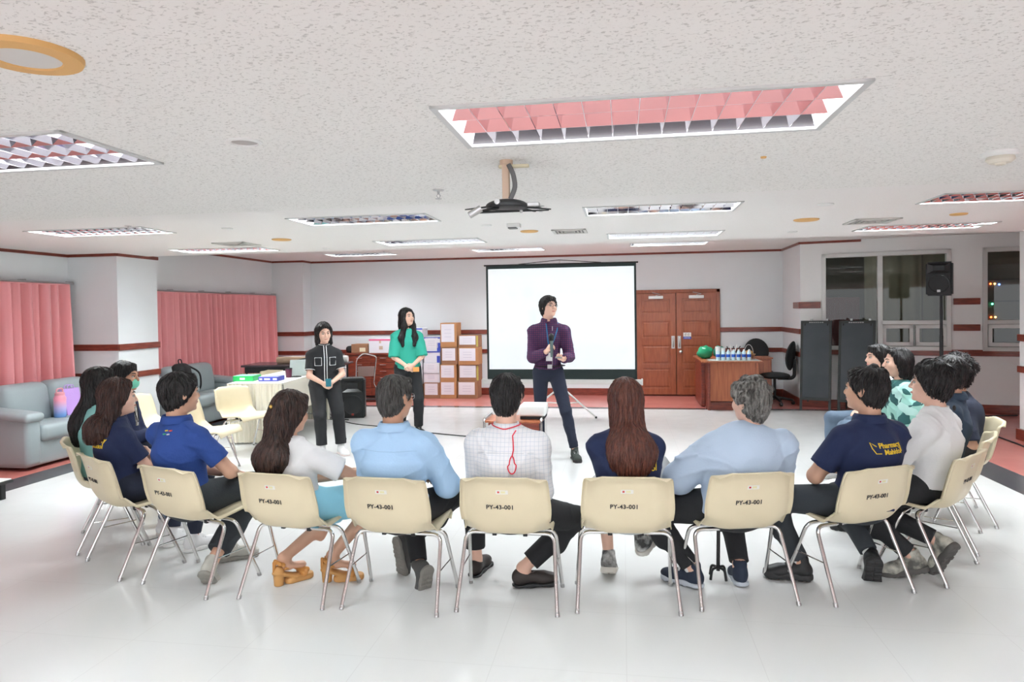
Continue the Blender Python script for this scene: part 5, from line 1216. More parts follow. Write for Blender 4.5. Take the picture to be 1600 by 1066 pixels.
PEOPLE = []
def person(label, cx, cy, yaw, sp):
    """sp: dictionary of measurements; local frame x right, y forward, origin on the floor"""
    yw = math.radians(yaw); root_loc = V(cx, cy, 0); Rw = Rz(yw)
    L = lambda p: Rw.T@(np.array(p, float)-root_loc)                    # world -> local
    seated = sp.get('seated', True); s = sp.get('s', 1.0); wd = sp.get('w', 1.0); seed = sp.get('seed', 1)
    sk = SK[sp.get('skin', 'light')]; top = sp['top']; bot = sp['bot']
    if seated:
        pel = V(0, -.045, .505); NB = V(*sp.get('nb', (0, -.115, .965)))+V(0, .035, 0); chest = pel+(NB-pel)*.62+V(0, sp.get('hunch', -.020), 0); waist = pel+(NB-pel)*.3+V(0, -.004, 0)
    else:
        H = s; px = sp.get('px', 0); pel = V(px, 0, .92*H); NB = V(*sp.get('nb', (0, 0, 1.43*H))); chest = pel+(NB-pel)*.66+V(0, .005, 0); waist = pel+(NB-pel)*.3
    hs_ = sp.get('hs', 1.0); hy = math.radians(sp.get('hyaw', 0)); hp = math.radians(sp.get('hpitch', 0)); hr = math.radians(sp.get('hroll', 0))
    R = Rz(hy) @ Rx(hp) @ Ry(hr); ho = NB+V(0, .028, .165*hs_)+V(*sp.get('hoff', (0, 0, 0)))
    shw = (.172 if sp.get('male', True) else .150)*sp.get('shw', 1.0); shz = sp.get('shz', -.082 if seated else -.100)
    sh = {q: NB+V(q*shw, -.0, shz)+V(*sp.get('shoff', (0, 0, 0))) for q in (-1, 1)}
    ua, fa = .275*s if not seated else .275*sp.get('arm', 1.0), .245*s if not seated else .245*sp.get('arm', 1.0)
    arms = {}
    for q, key in ((-1, 'lh'), (1, 'rh')):
        a = sp.get(key, {}); wr = V(*a['w']) if 'w' in a else V(q*.06, .17, .60)
        pole = a.get('pole', (q*.35, -.35, -.7)); e, w_ = ik(sh[q], wr, ua, fa, pole); arms[q] = (sh[q], e, w_)
    hipw = .088*sp.get('hipw', 1.0)*wd; legs = {}
    tl, sl_ = (.43, .42) if seated else (.44*s, .41*s)
    for q, key in ((-1, 'lf'), (1, 'rf')):
        f = sp[key]; an = L(atz(f['px'][0], f['px'][1], f['z'])) if 'px' in f else V(*f['p']); hip = pel+V(q*hipw, .01 if seated else 0, -.015 if seated else -.02)
        if seated: hip[2] = .505
        k, an = ik(hip, an, tl, sl_, f.get('pole', (q*.25, .6, .8) if seated else (q*.05, 1, .1))); th = math.radians(f.get('toe', 0)); legs[q] = (hip, k, an, th, math.radians(f.get('pitch', 0)), math.radians(f.get('roll', 0)))
    # ---- body
    allp = [pel, NB, ho]+[p for a in arms.values() for p in a]+[p for l in legs.values() for p in l[:3]]; allp = np.array(allp)
    lo, hi = allp.min(0)-.17, allp.max(0)+.17; lo[2] = max(lo[2], -.01) if seated else -.01; h = .0075 if sp.get('far') else .0068
    B = Fld(lo, hi, h); fx = (1.32, (0, 1, 0))
    tb_ = sp.get('bulk', 1.0)*wd
    B.cap(pel-V(.05*wd, 0, 0), pel+V(.05*wd, 0, 0), .105*wd, .105*wd, .03); B.cap(pel, waist, .120*wd, .110*tb_, .04, flat=(1.2, (0, 1, 0))); B.cap(waist, chest, .112*tb_, .135*tb_, .05, flat=fx)
    B.cap(chest, NB-V(0, 0, .10), .135*tb_, .10*wd, .05, flat=fx); B.cap(sh[-1], sh[1], .045, .045, .04); B.cap(NB-V(0, 0, .025), sh[-1]*.8+NB*.2, .054, .042, .04); B.cap(NB-V(0, 0, .025), sh[1]*.8+NB*.2, .054, .042, .04)
    nk = .054 if sp.get('male', True) else .044; B.cap(NB-V(0, 0, .04), ho+R@(V(0, -.028, -.055)*hs_), nk*1.08, nk, .025)
    am = sp.get('armr', 1.0)*(1 if sp.get('male', True) else .84); lm = sp.get('legr', 1.0)*(1 if sp.get('male', True) else .93)
    for q in (-1, 1):
        a, e, w_ = arms[q]; B.cap(a, e, .047*am, .039*am, .02); B.cap(e, w_, .040*am, .026*am, .015)
        hip, k, an, th, pi_, _ = legs[q]; B.cap(hip, k, .086*lm, .056*lm, .03); B.cap(k, an, .052*lm, .034*lm, .02); c = k+(an-k)*.33+V(0, -.016, 0); B.ell(c, V(.048, .048, .10)*lm, .03)
        key = {-1: 'lh', 1: 'rh'}[q]; a_ = sp.get(key, {})
        if not a_.get('nohand'):
            pr = []; dd = a_.get('d', (-q*.5, .8, -.2)); nn = a_.get('n', (0, 0, -1)); hand(pr, w_, dd, nn, a_.get('side', q), a_.get('curl', (.35, .4)), .92*s if not seated else .95)
            for A_, B_, ra, rb, k_, kw in pr: B.cap(A_, B_, ra, rb, k_, **kw)
        M = Rz(th) @ Rx(pi_); B.cap(an, an+M@V(0, .02, -.045), .034*lm, .034, .02); B.cap(an+M@V(0, .01, -.05), an+M@V(0, .11, -.065), .028, .030, .02, flat=(1.5, M@V(0, 0, 1)))
    head_sdf(B, ho, R, hs_)
    body = B.mesh('person', sk); body.location = root_loc; body.rotation_euler = (0, 0, yw); tag(body, label, 'person')
    # ---- top garment
    ex = sp.get('ex', .014); gl = np.array([waist, chest, NB]+[p for a in arms.values() for p in a]+[pel]); F = Fld(gl.min(0)-.16, gl.max(0)+.15, .0072)
    hem = sp.get('hem', pel[2]-.02 if seated else pel[2]+.02); neck = [(NB+V(0, -.0, sp.get('neckz', .030)), (0, sp.get('necktilt', .25), 1))]
    C = [((0, 0, hem), (0, 0, -1))]
    tw_ = sp.get('tw', 1.0)*tb_
    F.cap(pel-V(.05*wd, 0, 0), pel+V(.05*wd, 0, 0), .105*wd+ex, .105*wd+ex, .03, cut=C); F.cap(pel+V(0, 0, -.03), waist, .122*tw_+ex, .112*tw_+ex*1.3, .04, flat=(1.2, (0, 1, 0)), cut=C); F.cap(waist, chest, .114*tw_+ex*1.3, .137*tw_+ex, .05, flat=fx, cut=C)
    F.cap(chest, NB-V(0, 0, .10), .137*tw_+ex, .10*wd+ex, .05, flat=fx, cut=C+neck); F.cap(sh[-1], sh[1], .045+ex*.8, .045+ex*.8, .04, cut=neck); F.cap(NB-V(0, 0, .027), sh[-1]*.8+NB*.2, .055+ex*.7, .043+ex*.7, .04, cut=neck); F.cap(NB-V(0, 0, .027), sh[1]*.8+NB*.2, .055+ex*.7, .043+ex*.7, .04, cut=neck)
    slv = sp.get('sleeve', .72); sx = sp.get('sx', ex*1.15)
    for q in (-1, 1):
        a, e, w_ = arms[q]; d1 = nrm(e-a); d2 = nrm(w_-e)
        if slv <= 1:
            p = a+(e-a)*slv; F.cap(a, e, .047*am+sx*.9, .041*am+sx*1.5, .025, cut=[(p, d1)])
            if sp.get('puff'): F.cap(a+(p-a)*.35, p, .062*am+sx, .064*am+sx, .02, cut=[(p, d1)])
        else:
            F.cap(a, e, .047*am+sx, .042*am+sx*1.2, .03); p = e+(w_-e)*(slv-1); F.cap(e, w_, .042*am+sx*1.2, .028*am+sx, .02, cut=[(p, d2)])
            if sp.get('puff'): F.cap(a, e, .055*am+sx*1.5, .06*am+sx*1.8, .03)
    folds(F, sp.get('fold', .0022), seed)
    shirt = F.mesh(sp.get('topname', 'shirt'), top, body)
    bvh = BVHTree.FromPolygons([tuple(p) for p in F.P], [tuple(int(a) for a in q) for q in F.F])
    col = sp.get('collar')
    if col:
        cm = sp.get('collarm', top); n1 = ho+R@(V(0, -.028, -.055)*hs_); ax = nrm(n1-(NB-V(0, 0, .04)))
        bm = BM(); g = []; N_ = 30; rb_ = nk*1.22; base = NB+V(0, -.002, .012+sp.get('colz', 0))
        for r_, zz in ((rb_*1.02+.012, -.028), (rb_+.008, .004), (rb_+.004, .030), (rb_+.010, .036), (rb_+.019, .020), (rb_+.026, -.010)) if col == 'fold' else ((rb_+.010, -.025), (rb_+.004, .008), (rb_+.002, .028), (rb_-.002, .028), (rb_-.004, .0)):
            g.append([bm.verts.new(base+V(math.sin(t)*r_*1.02, -math.cos(t)*r_*1.0, zz*1.0-(.018 if abs(t) > 2.2 else 0)*((abs(t)-2.2)/.9 if abs(t) > 2.2 else 0)-(.012*abs(math.cos(t/2-PI/2)) if 0 else 0))) for t in np.linspace(-2.95, 2.95, N_+1)])
        for j in range(len(g)-1):
            for i in range(N_): bm.faces.new((g[j][i], g[j][i+1], g[j+1][i+1], g[j+1][i]))
        obj('collar', bm, cm, shirt, smooth='all')
    # ---- lower garment
    gl = np.array([pel, waist]+[p for l in legs.values() for p in l[:3]]); F2 = Fld(gl.min(0)-.16, gl.max(0)+.16, .0075); lx = sp.get('lx', .010)
    cw = [((0, 0, waist[2]+(.0 if seated else .03)), (0, 0, 1))]
    F2.cap(pel-V(.05*wd, 0, 0), pel+V(.05*wd, 0, 0), .105*wd+lx*.6, .105*wd+lx*.6, .03, cut=cw); F2.cap(pel, waist+V(0, 0, .05), .121*wd+lx*.5, .111*tb_+lx*.5, .04, flat=(1.2, (0, 1, 0)), cut=cw)
    if sp.get('skirt'):
        for q in (-1, 1):
            hip, k, an, _, _, _ = legs[q]; kk = k+(k-hip)*.02; F2.cap(hip, kk, .10, .078, .06, cut=[(hip+(k-hip)*sp['skirt'], nrm(k-hip))])
        ka, kb = (legs[-1][0]+legs[-1][1])/2, (legs[1][0]+legs[1][1])/2; F2.cap((ka+legs[-1][1])/2, (kb+legs[1][1])/2, .07, .07, .05); F2.cap(ka, kb, .08, .08, .05)
    else:
        tln = sp.get('tl', .93)
        for q in (-1, 1):
            hip, k, an, _, _, _ = legs[q]; F2.cap(hip, k, .088*lm+lx*1.1, .058*lm+lx*1.3, .03); p = k+(an-k)*tln; d2 = nrm(an-k); F2.cap(k, an+d2*.03, .056*lm+lx*1.2, sp.get('cuff', .038)*lm+lx, .02, cut=[(p, d2)]); c = k+(an-k)*.33+V(0, -.014, 0); F2.ell(c, V(.050+lx, .050+lx, .11)*lm, .03)
    folds(F2, sp.get('lfold', .0022), seed+3)
    low = F2.mesh('skirt' if sp.get('skirt') else 'trousers', bot, body)
    # ---- shoes
    kind, mu, ms = sp.get('shoe', ('sneaker', M_black, M_white))[:3]
    for q in (-1, 1):
        hip, k, an, th, pi_, ro = legs[q]; hgt = .10 if kind != 'sandal' else .155
        M = np.eye(4); M[:3, :3] = Rz(th) @ Rx(pi_) @ Ry(ro); M[:3, 3] = an-M[:3, :3] @ V(0, -.014, hgt)
        sh_o = add_shoe(kind, M, mu, ms, body, sp.get('lace'))
        if sp.get('sock'): 
            obj('sock', tube(BM(), [Vector(an+M[:3, :3]@V(0, -.0, -.03)), Vector(an+(k-an)*.13)], .034*lm, 16), sp['sock'], body, smooth=True)
    if sp.get('face', True): face_bits(body, ho, R, hs_, HR[sp.get('brow', 'black')], mask=bool(sp.get('mask')) or False)
    hst = dict(sp.get('hair', {}))
    if 'falls_fn' in hst: hst['falls'] = hst['falls_fn'](ho, NB, R); 
    hobj = hair(body, ho, R, hs_, hst, HR[sp.get('hairc', 'black')], NB, seed)
    info = dict(body=body, shirt=shirt, bvh=bvh, arms=arms, legs=legs, ho=ho, R=R, NB=NB, low=low, hair=hobj, hs=hs_, chest=chest, pel=pel)
    PEOPLE.append(info); return info
def print_on(info, name, body_text, size, x, z, m, tilt=0, bold=0, align='CENTER', frm=-1, parent=None, off=.002):
    me_o = text_mesh(name, body_text, size, m, parent or info['shirt'], bold=bold, depth=.0008, align=align); me = me_o.data
    c, s_ = math.cos(tilt), math.sin(tilt)
    for v in me.vertices:
        a, b = v.co.x*c-v.co.y*s_, v.co.x*s_+v.co.y*c; X = x+a*(-frm); Z = z+b
        r = info['bvh'].ray_cast(Vector((X, frm*.8, Z)), Vector((0, -frm, 0)))
        yy = r[0].y if r[0] else info['chest'][1]+frm*.12
        v.co = Vector((X, yy+frm*(off+v.co.z), Z))
    return me_o
def line_on(info, name, pts, r, m, frm=-1, parent=None, off=.003, closed=False):
    P = []
    for x, z in pts:
        h_ = info['bvh'].ray_cast(Vector((x, frm*.8, z)), Vector((0, -frm, 0))); P.append(Vector((x, (h_[0].y if h_[0] else info['chest'][1]+frm*.12)+frm*off, z)))
    return obj(name, tube(BM(), P, r, 6, closed=closed), m, parent or info['shirt'], smooth=True)
# ------------------------------------------------------------------ the seated circle
def back_fall(zto, w0=.085, w1=.10, y0=-.06, spread=.0, side=0, fl=1.5, front=False):
    def fn(ho, NB, R):
        T = lambda *p: ho+R@V(*p)
        a = T(0, -.035, .01); b = T(0, -.058, -.09); c = V(NB[0]+side*.5, NB[1]-.085, NB[2]-.06); d = V(NB[0]+side, NB[1]-.112, (NB[2]+zto)/2-.02); e = V(NB[0]+side, NB[1]-.115, zto)
        out = [([a, b, c, d, e], [.082, .080, w0, w1, w1*.72], fl)]
        return out
    return fn
def bob(drop=.13, w=.062):
    def fn(ho, NB, R):
        T = lambda *p: ho+R@V(*p)
        return [([T(0, -.045, .01), T(0, -.062, -drop)], [w+.012, w], 1.0), ([T(-.066, -.035, .02), T(-.072, -.035, -drop)], [.026, .024], 1.0), ([T(.066, -.035, .02), T(.072, -.035, -drop)], [.026, .024], 1.0)]
    return fn
SKIRT = None
P_ = {}
def off(k, dx, dy=0): x, y, a = CH[k][:3]; return x+dx, y+dy, a
# 1 woman in teal top, mostly hidden
P_['teal'] = person('person with long black hair and teal top, mostly hidden behind the brown-haired woman', *off(0, -.04, 0), dict(male=False, far=True, seed=1, w=.9, nb=(0, -.09, .95), hs=.98, hyaw=-8, top=M_teal, bot=M_jean, sleeve=.35, lf=dict(p=(-.12, .38, .10)), rf=dict(p=(.12, .36, .10)), shoe=('sneaker', M_wht, M_white),
    hair=dict(to=.72, falls_fn=back_fall(.74, .08, .085), cut=((0, .03, -.03), (0, 1, -.5)), nape=-.11), neckz=.02))
# 2 brown-haired woman, navy polo
i = P_['brown'] = person('person with shoulder-length brown hair in profile, navy polo with yellow print, arms folded', *off(1, -.03, -.0), dict(male=False, seed=2, w=.94, nb=(-.07, -.10, .905), hs=1.0, hyaw=-14, top=M_navy, bot=M_dnavy, sleeve=.62, lf=dict(p=(-.11, .30, .10)), rf=dict(p=(.11, .34, .10)), shoe=('sneaker', M_wht, M_white),
    lh=dict(w=(.10, .16, .70), d=(1, .2, 0), n=(0, -1, 0), pole=(-.8, -.1, -.6)), rh=dict(w=(-.08, .15, .66), d=(-1, .1, 0), n=(0, -1, 0), pole=(.9, -.1, -.6)), collar='fold',
    hair=dict(to=.84, falls_fn=back_fall(.85, .095, .10), cut=((0, .035, -.03), (0, 1, -.35)), nape=-.11, vol=1.1, locks=500), hairc='brown', neckz=.02))
print_on(i, 'printed_text', 'Pharmacy\n Mahidol', .040, -.03, .80, M_gold, bold=.0008)
# 3 royal blue polo
i = P_['royal'] = person('person with short black hair in a royal blue polo with a small coloured emblem', *off(2, -.05, -.01), dict(seed=3, nb=(-.04, -.10, .96), hyaw=-14, hs=1.03, w=1.02, shw=1.02, top=M_royal, bot=M_char, sleeve=.66, skin='mid', bulk=1.03,
    lf=dict(px=(330, 880), z=.11, toe=25, pitch=-48, roll=0), rf=dict(px=(352, 852), z=.10, toe=-35, pitch=0), tl=.80, lx=.016, cuff=.05,
    lh=dict(w=(-.02, .22, .60), pole=(-1, -.2, -.4)), rh=dict(w=(.10, .24, .60), pole=(1, -.25, -.5)), shoe=('sneaker', mat('grey_white_shoe', (.50, .49, .44), rough=.8), mat('grey_sole', (.30, .29, .26), rough=.8)), collar='fold',
    hair=dict(cut=((0, .020, -.018), (0, 1, -.75)), nape=-.075, vol=1.25, locks=380)))
for k, (x, z, c) in enumerate(((-.015, .925, (.75, .5, .03)), (.012, .925, (.7, .08, .06)), (-.022, .905, (.05, .45, .2)), (.006, .905, (.6, .6, .65)))):
    line_on(i, 'emblem_patch', [(x-.008, z), (x+.008, z+.002)], .0045, mat('emblem_%d' % k, c, rough=.7))
ph = empty('mobile_phone', tuple(Vector(CH[2][:2]+(0,))+Matrix.Rotation(math.radians(-17), 3, 'Z') @ Vector((.20, .16, .598))), -.5, 'black phone resting on the lap of the royal blue polo', 'phone'); obj('phone_case', box(BM(), -.075, .075, -.04, .04, 0, .010, .004), M_blackg, ph, smooth=True)
# 4 woman with long hair and clip
def ponyfn(ho, NB, R):
    T = lambda *p: ho+R@V(*p)
    return [([T(-.01, -.03, .01), T(-.02, -.06, -.08), V(NB[0]-.035, NB[1]-.09, NB[2]-.08), V(NB[0]-.035, NB[1]-.125, .80), V(NB[0]-.03, NB[1]-.13, .745)], [.078, .076, .085, .095, .06], 1.4),
            ([T(.0, -.105, .02), T(0, -.125, -.05), V(NB[0]+.01, NB[1]-.135, NB[2]-.06), V(NB[0]+.01, NB[1]-.155, .82), V(NB[0]+.0, NB[1]-.155, .76)], [.035, .035, .045, .052, .03], 1.2)]
i = P_['pony'] = person('person with long dark brown hair in a gold clip, white top and sky blue skirt', *CH[3][:3], dict(male=False, seed=4, w=.98, s=1, nb=(-.01, -.11, .875), hs=.98, hyaw=-17, hpitch=-8, top=M_wht, bot=M_skirt, sleeve=.62, puff=True, sx=.016, skin='mid', skirt=.96, fold=.003,
    lf=dict(px=(443, 872), z=.155, toe=-30, pitch=0, pole=(.5, .6, .8)), rf=dict(px=(519, 868), z=.155, toe=-60, pitch=0, pole=(.7, .5, .8)), lh=dict(w=(.16, .22, .62), pole=(-1, -.2, -.5)), rh=dict(w=(.20, .27, .64), pole=(1, -.3, -.3)), shoe=('sandal', mat('tan_leather', (.60, .27, .07), rough=.5), mat('tan_heel', (.58, .30, .10), rough=.6)),
    hair=dict(to=.72, falls_fn=ponyfn, cut=((0, .030, -.03), (0, 1, -.5)), nape=-.1, locks=620, vol=1.05, ll=.13), hairc='dbrown', neckz=.02))
o, R = i['ho'], i['R']; obj('hair_clip', ball(BM(), Vector(o+R@V(.0, -.140, .028)), .012, 12), mat('gold_metal', (.75, .5, .15), rough=.25, metal=1), i['hair'], smooth=True)
# 5 grey-haired man, light blue shirt
i = P_['lblue'] = person('person with greying hair and glasses in a long-sleeved light blue shirt', *CH[4][:3], dict(seed=5, nb=(-.0, -.115, .955), hyaw=-17, hpitch=-3, hs=1.05, w=1.04, bulk=1.10, shw=1.03, top=M_lblue, bot=M_blacktr, sleeve=1.85, skin='tan', ex=.018, fold=.0045, armr=1.12, hem=.50,
    lf=dict(px=(655, 885), z=.115, toe=50, pitch=-72, pole=(-.3, .7, .7)), rf=dict(px=(640, 845), z=.19, toe=-35, pitch=-80, pole=(.75, .5, .6)), lh=dict(w=(.0, .20, .64), pole=(-.35, -.3, -.6)), rh=dict(w=(.12, .23, .66), pole=(.6, -.3, -.6)), shoe=('sneaker', mat('dark_grey_shoe', (.08, .08, .08), rough=.8), mat('taupe_sole', (.22, .21, .19), rough=.8)), collar='fold',
    hair=dict(cut=((0, .012, -.012), (0, 1, -.9)), nape=-.07, vol=.85, locks=520, lift=.005, lr=.0028), hairc='dgrey')); glasses(i['body'], i['ho'], i['R'], i['hs'], M_steel)
# 6 white check shirt
i = P_['check'] = person('person with short black hair, white checked shirt and red cord down the back', *CH[5][:3], dict(seed=6, nb=(-.005, -.11, .955), hyaw=-2, hpitch=-5, hs=1.05, w=1.0, bulk=1.05, shw=.98, top=M_check, bot=M_blacktr, sleeve=1.9, skin='light', ex=.016, fold=.0040,
    lf=dict(px=(744, 872), z=.10, toe=-10, pitch=0, pole=(-.3, .6, .8)), rf=dict(px=(817, 888), z=.11, toe=-72, pitch=0, pole=(1.0, .5, .7)), lh=dict(w=(-.05, .2, .6)), rh=dict(w=(.05, .2, .6)), shoe=('loafer', mat('brown_black_leather', (.03, .022, .02), rough=.55), M_black), collar='band', tl=.86, cuff=.045,
    hair=dict(cut=((0, .010, -.015), (0, 1, -.85)), nape=-.08, vol=1.0, locks=520, lr=.0028)))
M_red = mat('red_cord', (.75, .02, .05), rough=.6)
NBz = i['NB'][2]
line_on(i, 'red_cord', [(.055, NBz+.005), (.04, NBz-.02), (.045, NBz-.05), (.048, NBz-.09), (.042, NBz-.12)], .0035, M_red, off=.006); line_on(i, 'red_cord', [(.042+.022*math.cos(t)*(.6 if math.sin(t) > 0 else 1), NBz-.165+.045*math.sin(t)) for t in np.linspace(0, 2*PI, 24)[:-1]], .0032, M_red, closed=True, off=.006)
obj('cord_neck_loop', tube(BM(), [Vector(i['NB'])+Vector((math.sin(t)*.078, -.002-math.cos(t)*.076, .012-.03*(1-math.cos(t))*0+.018*abs(math.sin(t)))) for t in np.linspace(-2.4, 2.4, 24)], .003, 6), M_red, i['shirt'], smooth=True)
line_on(i, 'yoke_seam', [(x, NBz-.105-.05*abs(x)) for x in np.linspace(-.15, .15, 12)], .0012, mat('seam_grey', (.55, .58, .62)), off=.001)
i5 = P_['lblue']; line_on(i5, 'yoke_seam', [(x, i5['NB'][2]-.095) for x in np.linspace(-.16, .16, 12)], .0012, mat('seam_blue', (.30, .46, .66)), off=.001)
# 7 auburn hair
i = P_['auburn'] = person('person with long straight auburn hair over a navy polo, arms folded', *off(6, .02), dict(male=False, seed=7, w=1.03, bulk=1.08, shw=1.0, nb=(-.015, -.105, .935), hs=1.0, hyaw=3, hpitch=2, top=M_navy, bot=M_lgrey, sleeve=.85, sx=.013, tl=.66, ex=.018,
    lf=dict(px=(951, 868), z=.115, toe=-5, pitch=-20, pole=(-.1, .6, .8)), rf=dict(px=(1002, 838), z=.25, toe=-40, pitch=25, pole=(.35, .6, .9)), lh=dict(w=(.10, .17, .70), d=(.3, 0, -1), n=(0, -1, 0), pole=(-.6, -.2, -.6)), rh=dict(w=(-.10, .17, .66), d=(-.3, 0, -1), n=(0, -1, 0), pole=(.6, -.2, -.6)), shoe=('chunky', mat('white_black_shoe', (.62, .62, .60), rough=.7, col2=(.05, .05, .05), vscale=18), mat('offwhite_sole', (.66, .64, .58), rough=.7)), collar='fold',
    hair=dict(to=.76, falls_fn=back_fall(.785, .105, .125, fl=1.7, side=.02), cut=((0, .030, -.03), (0, 1, -.35)), nape=-.11, locks=900, ll=.15, vol=1.12, lift=.004), hairc='auburn', neckz=.02))
print_on(i, 'printed_text', 'Pharmacy\n Mahidol', .044, .06, .785, M_gold, bold=.0009)
# 8 grey hair, pale blue blouse
i = P_['grey'] = person('person with short curly grey hair in a loose pale blue blouse', *CH[7][:3], dict(male=False, seed=8, w=1.16, bulk=1.26, shw=1.25, shz=-.07, nb=(.07, -.085, .90), hs=1.05, hyaw=22, hpitch=4, hroll=-4, top=M_pblue, bot=M_blacktr, sleeve=1.25, sx=.034, ex=.024, fold=.0050, armr=1.35, legr=1.16, skin='light', hem=.50, hunch=.01, hoff=(.02, 0, 0),
    lf=dict(px=(1083, 888), z=.11, toe=42, pitch=0, pole=(-1.0, .6, .7)), rf=dict(px=(1156, 885), z=.10, toe=-12, pitch=-6, pole=(.1, .6, .8)), lh=dict(w=(-.12, .22, .66), pole=(-.9, -.2, -.5)), rh=dict(w=(.1, .22, .66), pole=(.5, -.2, -.5)), shoe=('sneaker', mat('navy_shoe', (.02, .03, .055), rough=.8), mat('pale_sole', (.50, .54, .60), rough=.7)), neckz=.012, necktilt=.1, sock=M_wht,
    hair=dict(cut=((0, .012, -.010), (0, 1, -.85)), nape=-.065, vol=1.05, fluff=26, locks=620, curl=.5, lift=.007, ll=.035, lr=.0032), hairc='grey'))
# walking stick beside 8
a = atz(1122, 905, 0)
ws = empty('walking_stick', (a.x, a.y, 0), .3, 'black walking stick with a clawed foot between the grey-haired person\'s shoes', 'walking stick'); obj('shaft', tube(BM(), [(0, 0, .05), (.02, .02, .62)], .011, 10), M_blackg, ws, smooth=True); obj('grip', tube(BM(), bend([(.02, .02, .62), (.022, .022, .68), (.09, .04, .70)], .03), .014, 10), M_black, ws, smooth=True)
for k in range(4): b_ = k*PI/2+.4; l = obj('claw_foot', tube(BM(), bend([(0, 0, .07), (.05*math.cos(b_), .05*math.sin(b_), .07), (.062*math.cos(b_), .062*math.sin(b_), .008)], .02), .008, 8), M_black, ws, smooth=True)
# 9 navy polo with print
i = P_['navyman'] = person('person in a navy polo printed Pharmacy Mahidol in yellow, head turned left', *off(8, .06), dict(seed=9, nb=(.02, -.10, .95), hyaw=20, hpitch=2, hs=1.06, w=1.06, bulk=1.08, shw=1.06, top=M_navy, bot=M_char, sleeve=.70, skin='mid', ex=.017, armr=1.12, fold=.0042, sock=M_wht,
    lf=dict(px=(1251, 878), z=.11, toe=55, pitch=0, pole=(-.9, .6, .8)), rf=dict(px=(1361, 868), z=.14, toe=-35, pitch=-62, pole=(.1, .7, .7)), lh=dict(w=(-.06, .24, .62), pole=(-.7, -.2, -.5)), rh=dict(w=(.06, .22, .62)), shoe=('chunky', M_black, mat('black_sole', (.03, .03, .032), rough=.7)), collar='fold', lace=M_black,
    hair=dict(cut=((0, .012, -.012), (0, 1, -.9)), nape=-.07, vol=1.15, locks=480, fluff=6, lift=.009, lr=.003)))
print_on(i, 'printed_text', 'Pharmacy\n  Mahidol', .037, .022, .825, M_gold, bold=.0009, tilt=.02)
line_on(i, 'printed_outline', [(-.062, .838), (-.075, .848), (-.087, .858), (-.085, .828), (-.072, .802), (-.045, .802)], .0028, M_gold, off=.002)
line_on(i, 'printed_outline', [(.098, .85), (.100, .83), (.098, .805)], .0028, M_gold, off=.002)
# 10 white shirt bushy black hair
P_['white'] = person('person with bushy black hair in a plain white shirt near the right end', *CH[9][:3], dict(seed=10, nb=(.0, -.10, .95), hyaw=14, hpitch=4, hs=1.02, w=1.0, shw=1.03, top=M_wht, bot=M_blacktr, sleeve=1.1, skin='light', ex=.022, fold=.0050, hem=.52,
    lf=dict(px=(1425, 868), z=.13, toe=30, pitch=-15, pole=(-.3, .7, .7)), rf=dict(px=(1466, 845), z=.20, toe=-15, pitch=-58, pole=(.1, .7, .7)), lh=dict(w=(-.02, .24, .6), pole=(-1, -.1, -.5)), rh=dict(w=(.06, .22, .6)), shoe=('chunky', mat('mixed_shoe', (.60, .58, .50), rough=.7, col2=(.10, .10, .09), vscale=14), mat('dark_tread', (.10, .095, .09), rough=.8)), collar='band',
    hair=dict(cut=((0, .028, -.02), (0, 1, -.6)), nape=-.11, vol=1.5, fluff=22, locks=700, lift=.010, ll=.06)))
i = P_['white']; obj('hair_tie', ball(BM(), Vector(i['NB']+V(-.0, -.098, .035)), (.012, .01, .018), 10), M_black, i['hair'], smooth=True)
# 11 slate polo
i = P_['slate'] = person('person with short black hair in a slate blue polo, between white shirt and curly hair', *off(10, -.06), dict(far=True, seed=11, nb=(.06, -.14, .955), hyaw=4, hs=1.02, top=M_slate, bot=M_blacktr, hem=.45, sleeve=1.7, skin='mid', lf=dict(p=(-.15, .42, .10)), rf=dict(p=(.12, .36, .10)), shoe=('sneaker', M_black, M_black), collar='fold', hair=dict(vol=1.0, nape=-.08, locks=300)))
# 12 curly hair dark top
P_['curly'] = person('person with curly black hair and a dark top at the far right of the circle', *off(11, .03), dict(far=True, male=False, seed=12, nb=(.10, -.06, .90), w=1.0, hyaw=-4, hs=1.02, top=M_dnavy, bot=M_blacktr, sleeve=.9, hem=.45, skin='mid', lf=dict(p=(-.12, .40, .10)), rf=dict(p=(.12, .36, .10)), shoe=('sneaker', M_black, M_white), hair=dict(vol=1.45, nape=-.11, fluff=40, locks=700, curl=.8, lift=.018, ll=.045, cut=((0, .02, -.03), (0, 1, -.6)))))
# 13 green pattern
P_['leaf'] = person('person with a black bob in a mint and dark green leaf-patterned blouse', *off(12, .08), dict(male=False, seed=13, w=1.0, nb=(0, -.04, .93), hyaw=-8, hs=1.06, top=M_leaf, bot=M_jean, sleeve=.95, puff=True, skin='light', ex=.024, fold=.004, lf=dict(p=(-.1, .42, .10)), rf=dict(p=(.10, .40, .10)), lh=dict(w=(.0, .2, .62)), shoe=('sneaker', M_wht, M_white),
    hair=dict(to=.98, falls_fn=bob(.10, .062), cut=((0, .030, -.03), (0, 1, -.25)), nape=-.1, locks=420, ll=.07), neckz=.02))
# 14 white top
P_['wtop'] = person('person with tied-back black hair and white top, left of the leaf-patterned blouse', *CH[13][:3], dict(male=False, far=True, seed=14, w=.95, nb=(-.0, -.04, .93), hyaw=-6, hs=1.04, top=M_wht, bot=M_jean, sleeve=.8, skin='light', lf=dict(p=(-.1, .46, .10)), rf=dict(p=(.10, .44, .10)), shoe=('sneaker', M_wht, M_white),
    hair=dict(to=.86, falls_fn=back_fall(.88, .06, .055), cut=((0, .022, -.02), (0, 1, -.7)), nape=-.1), neckz=.02))
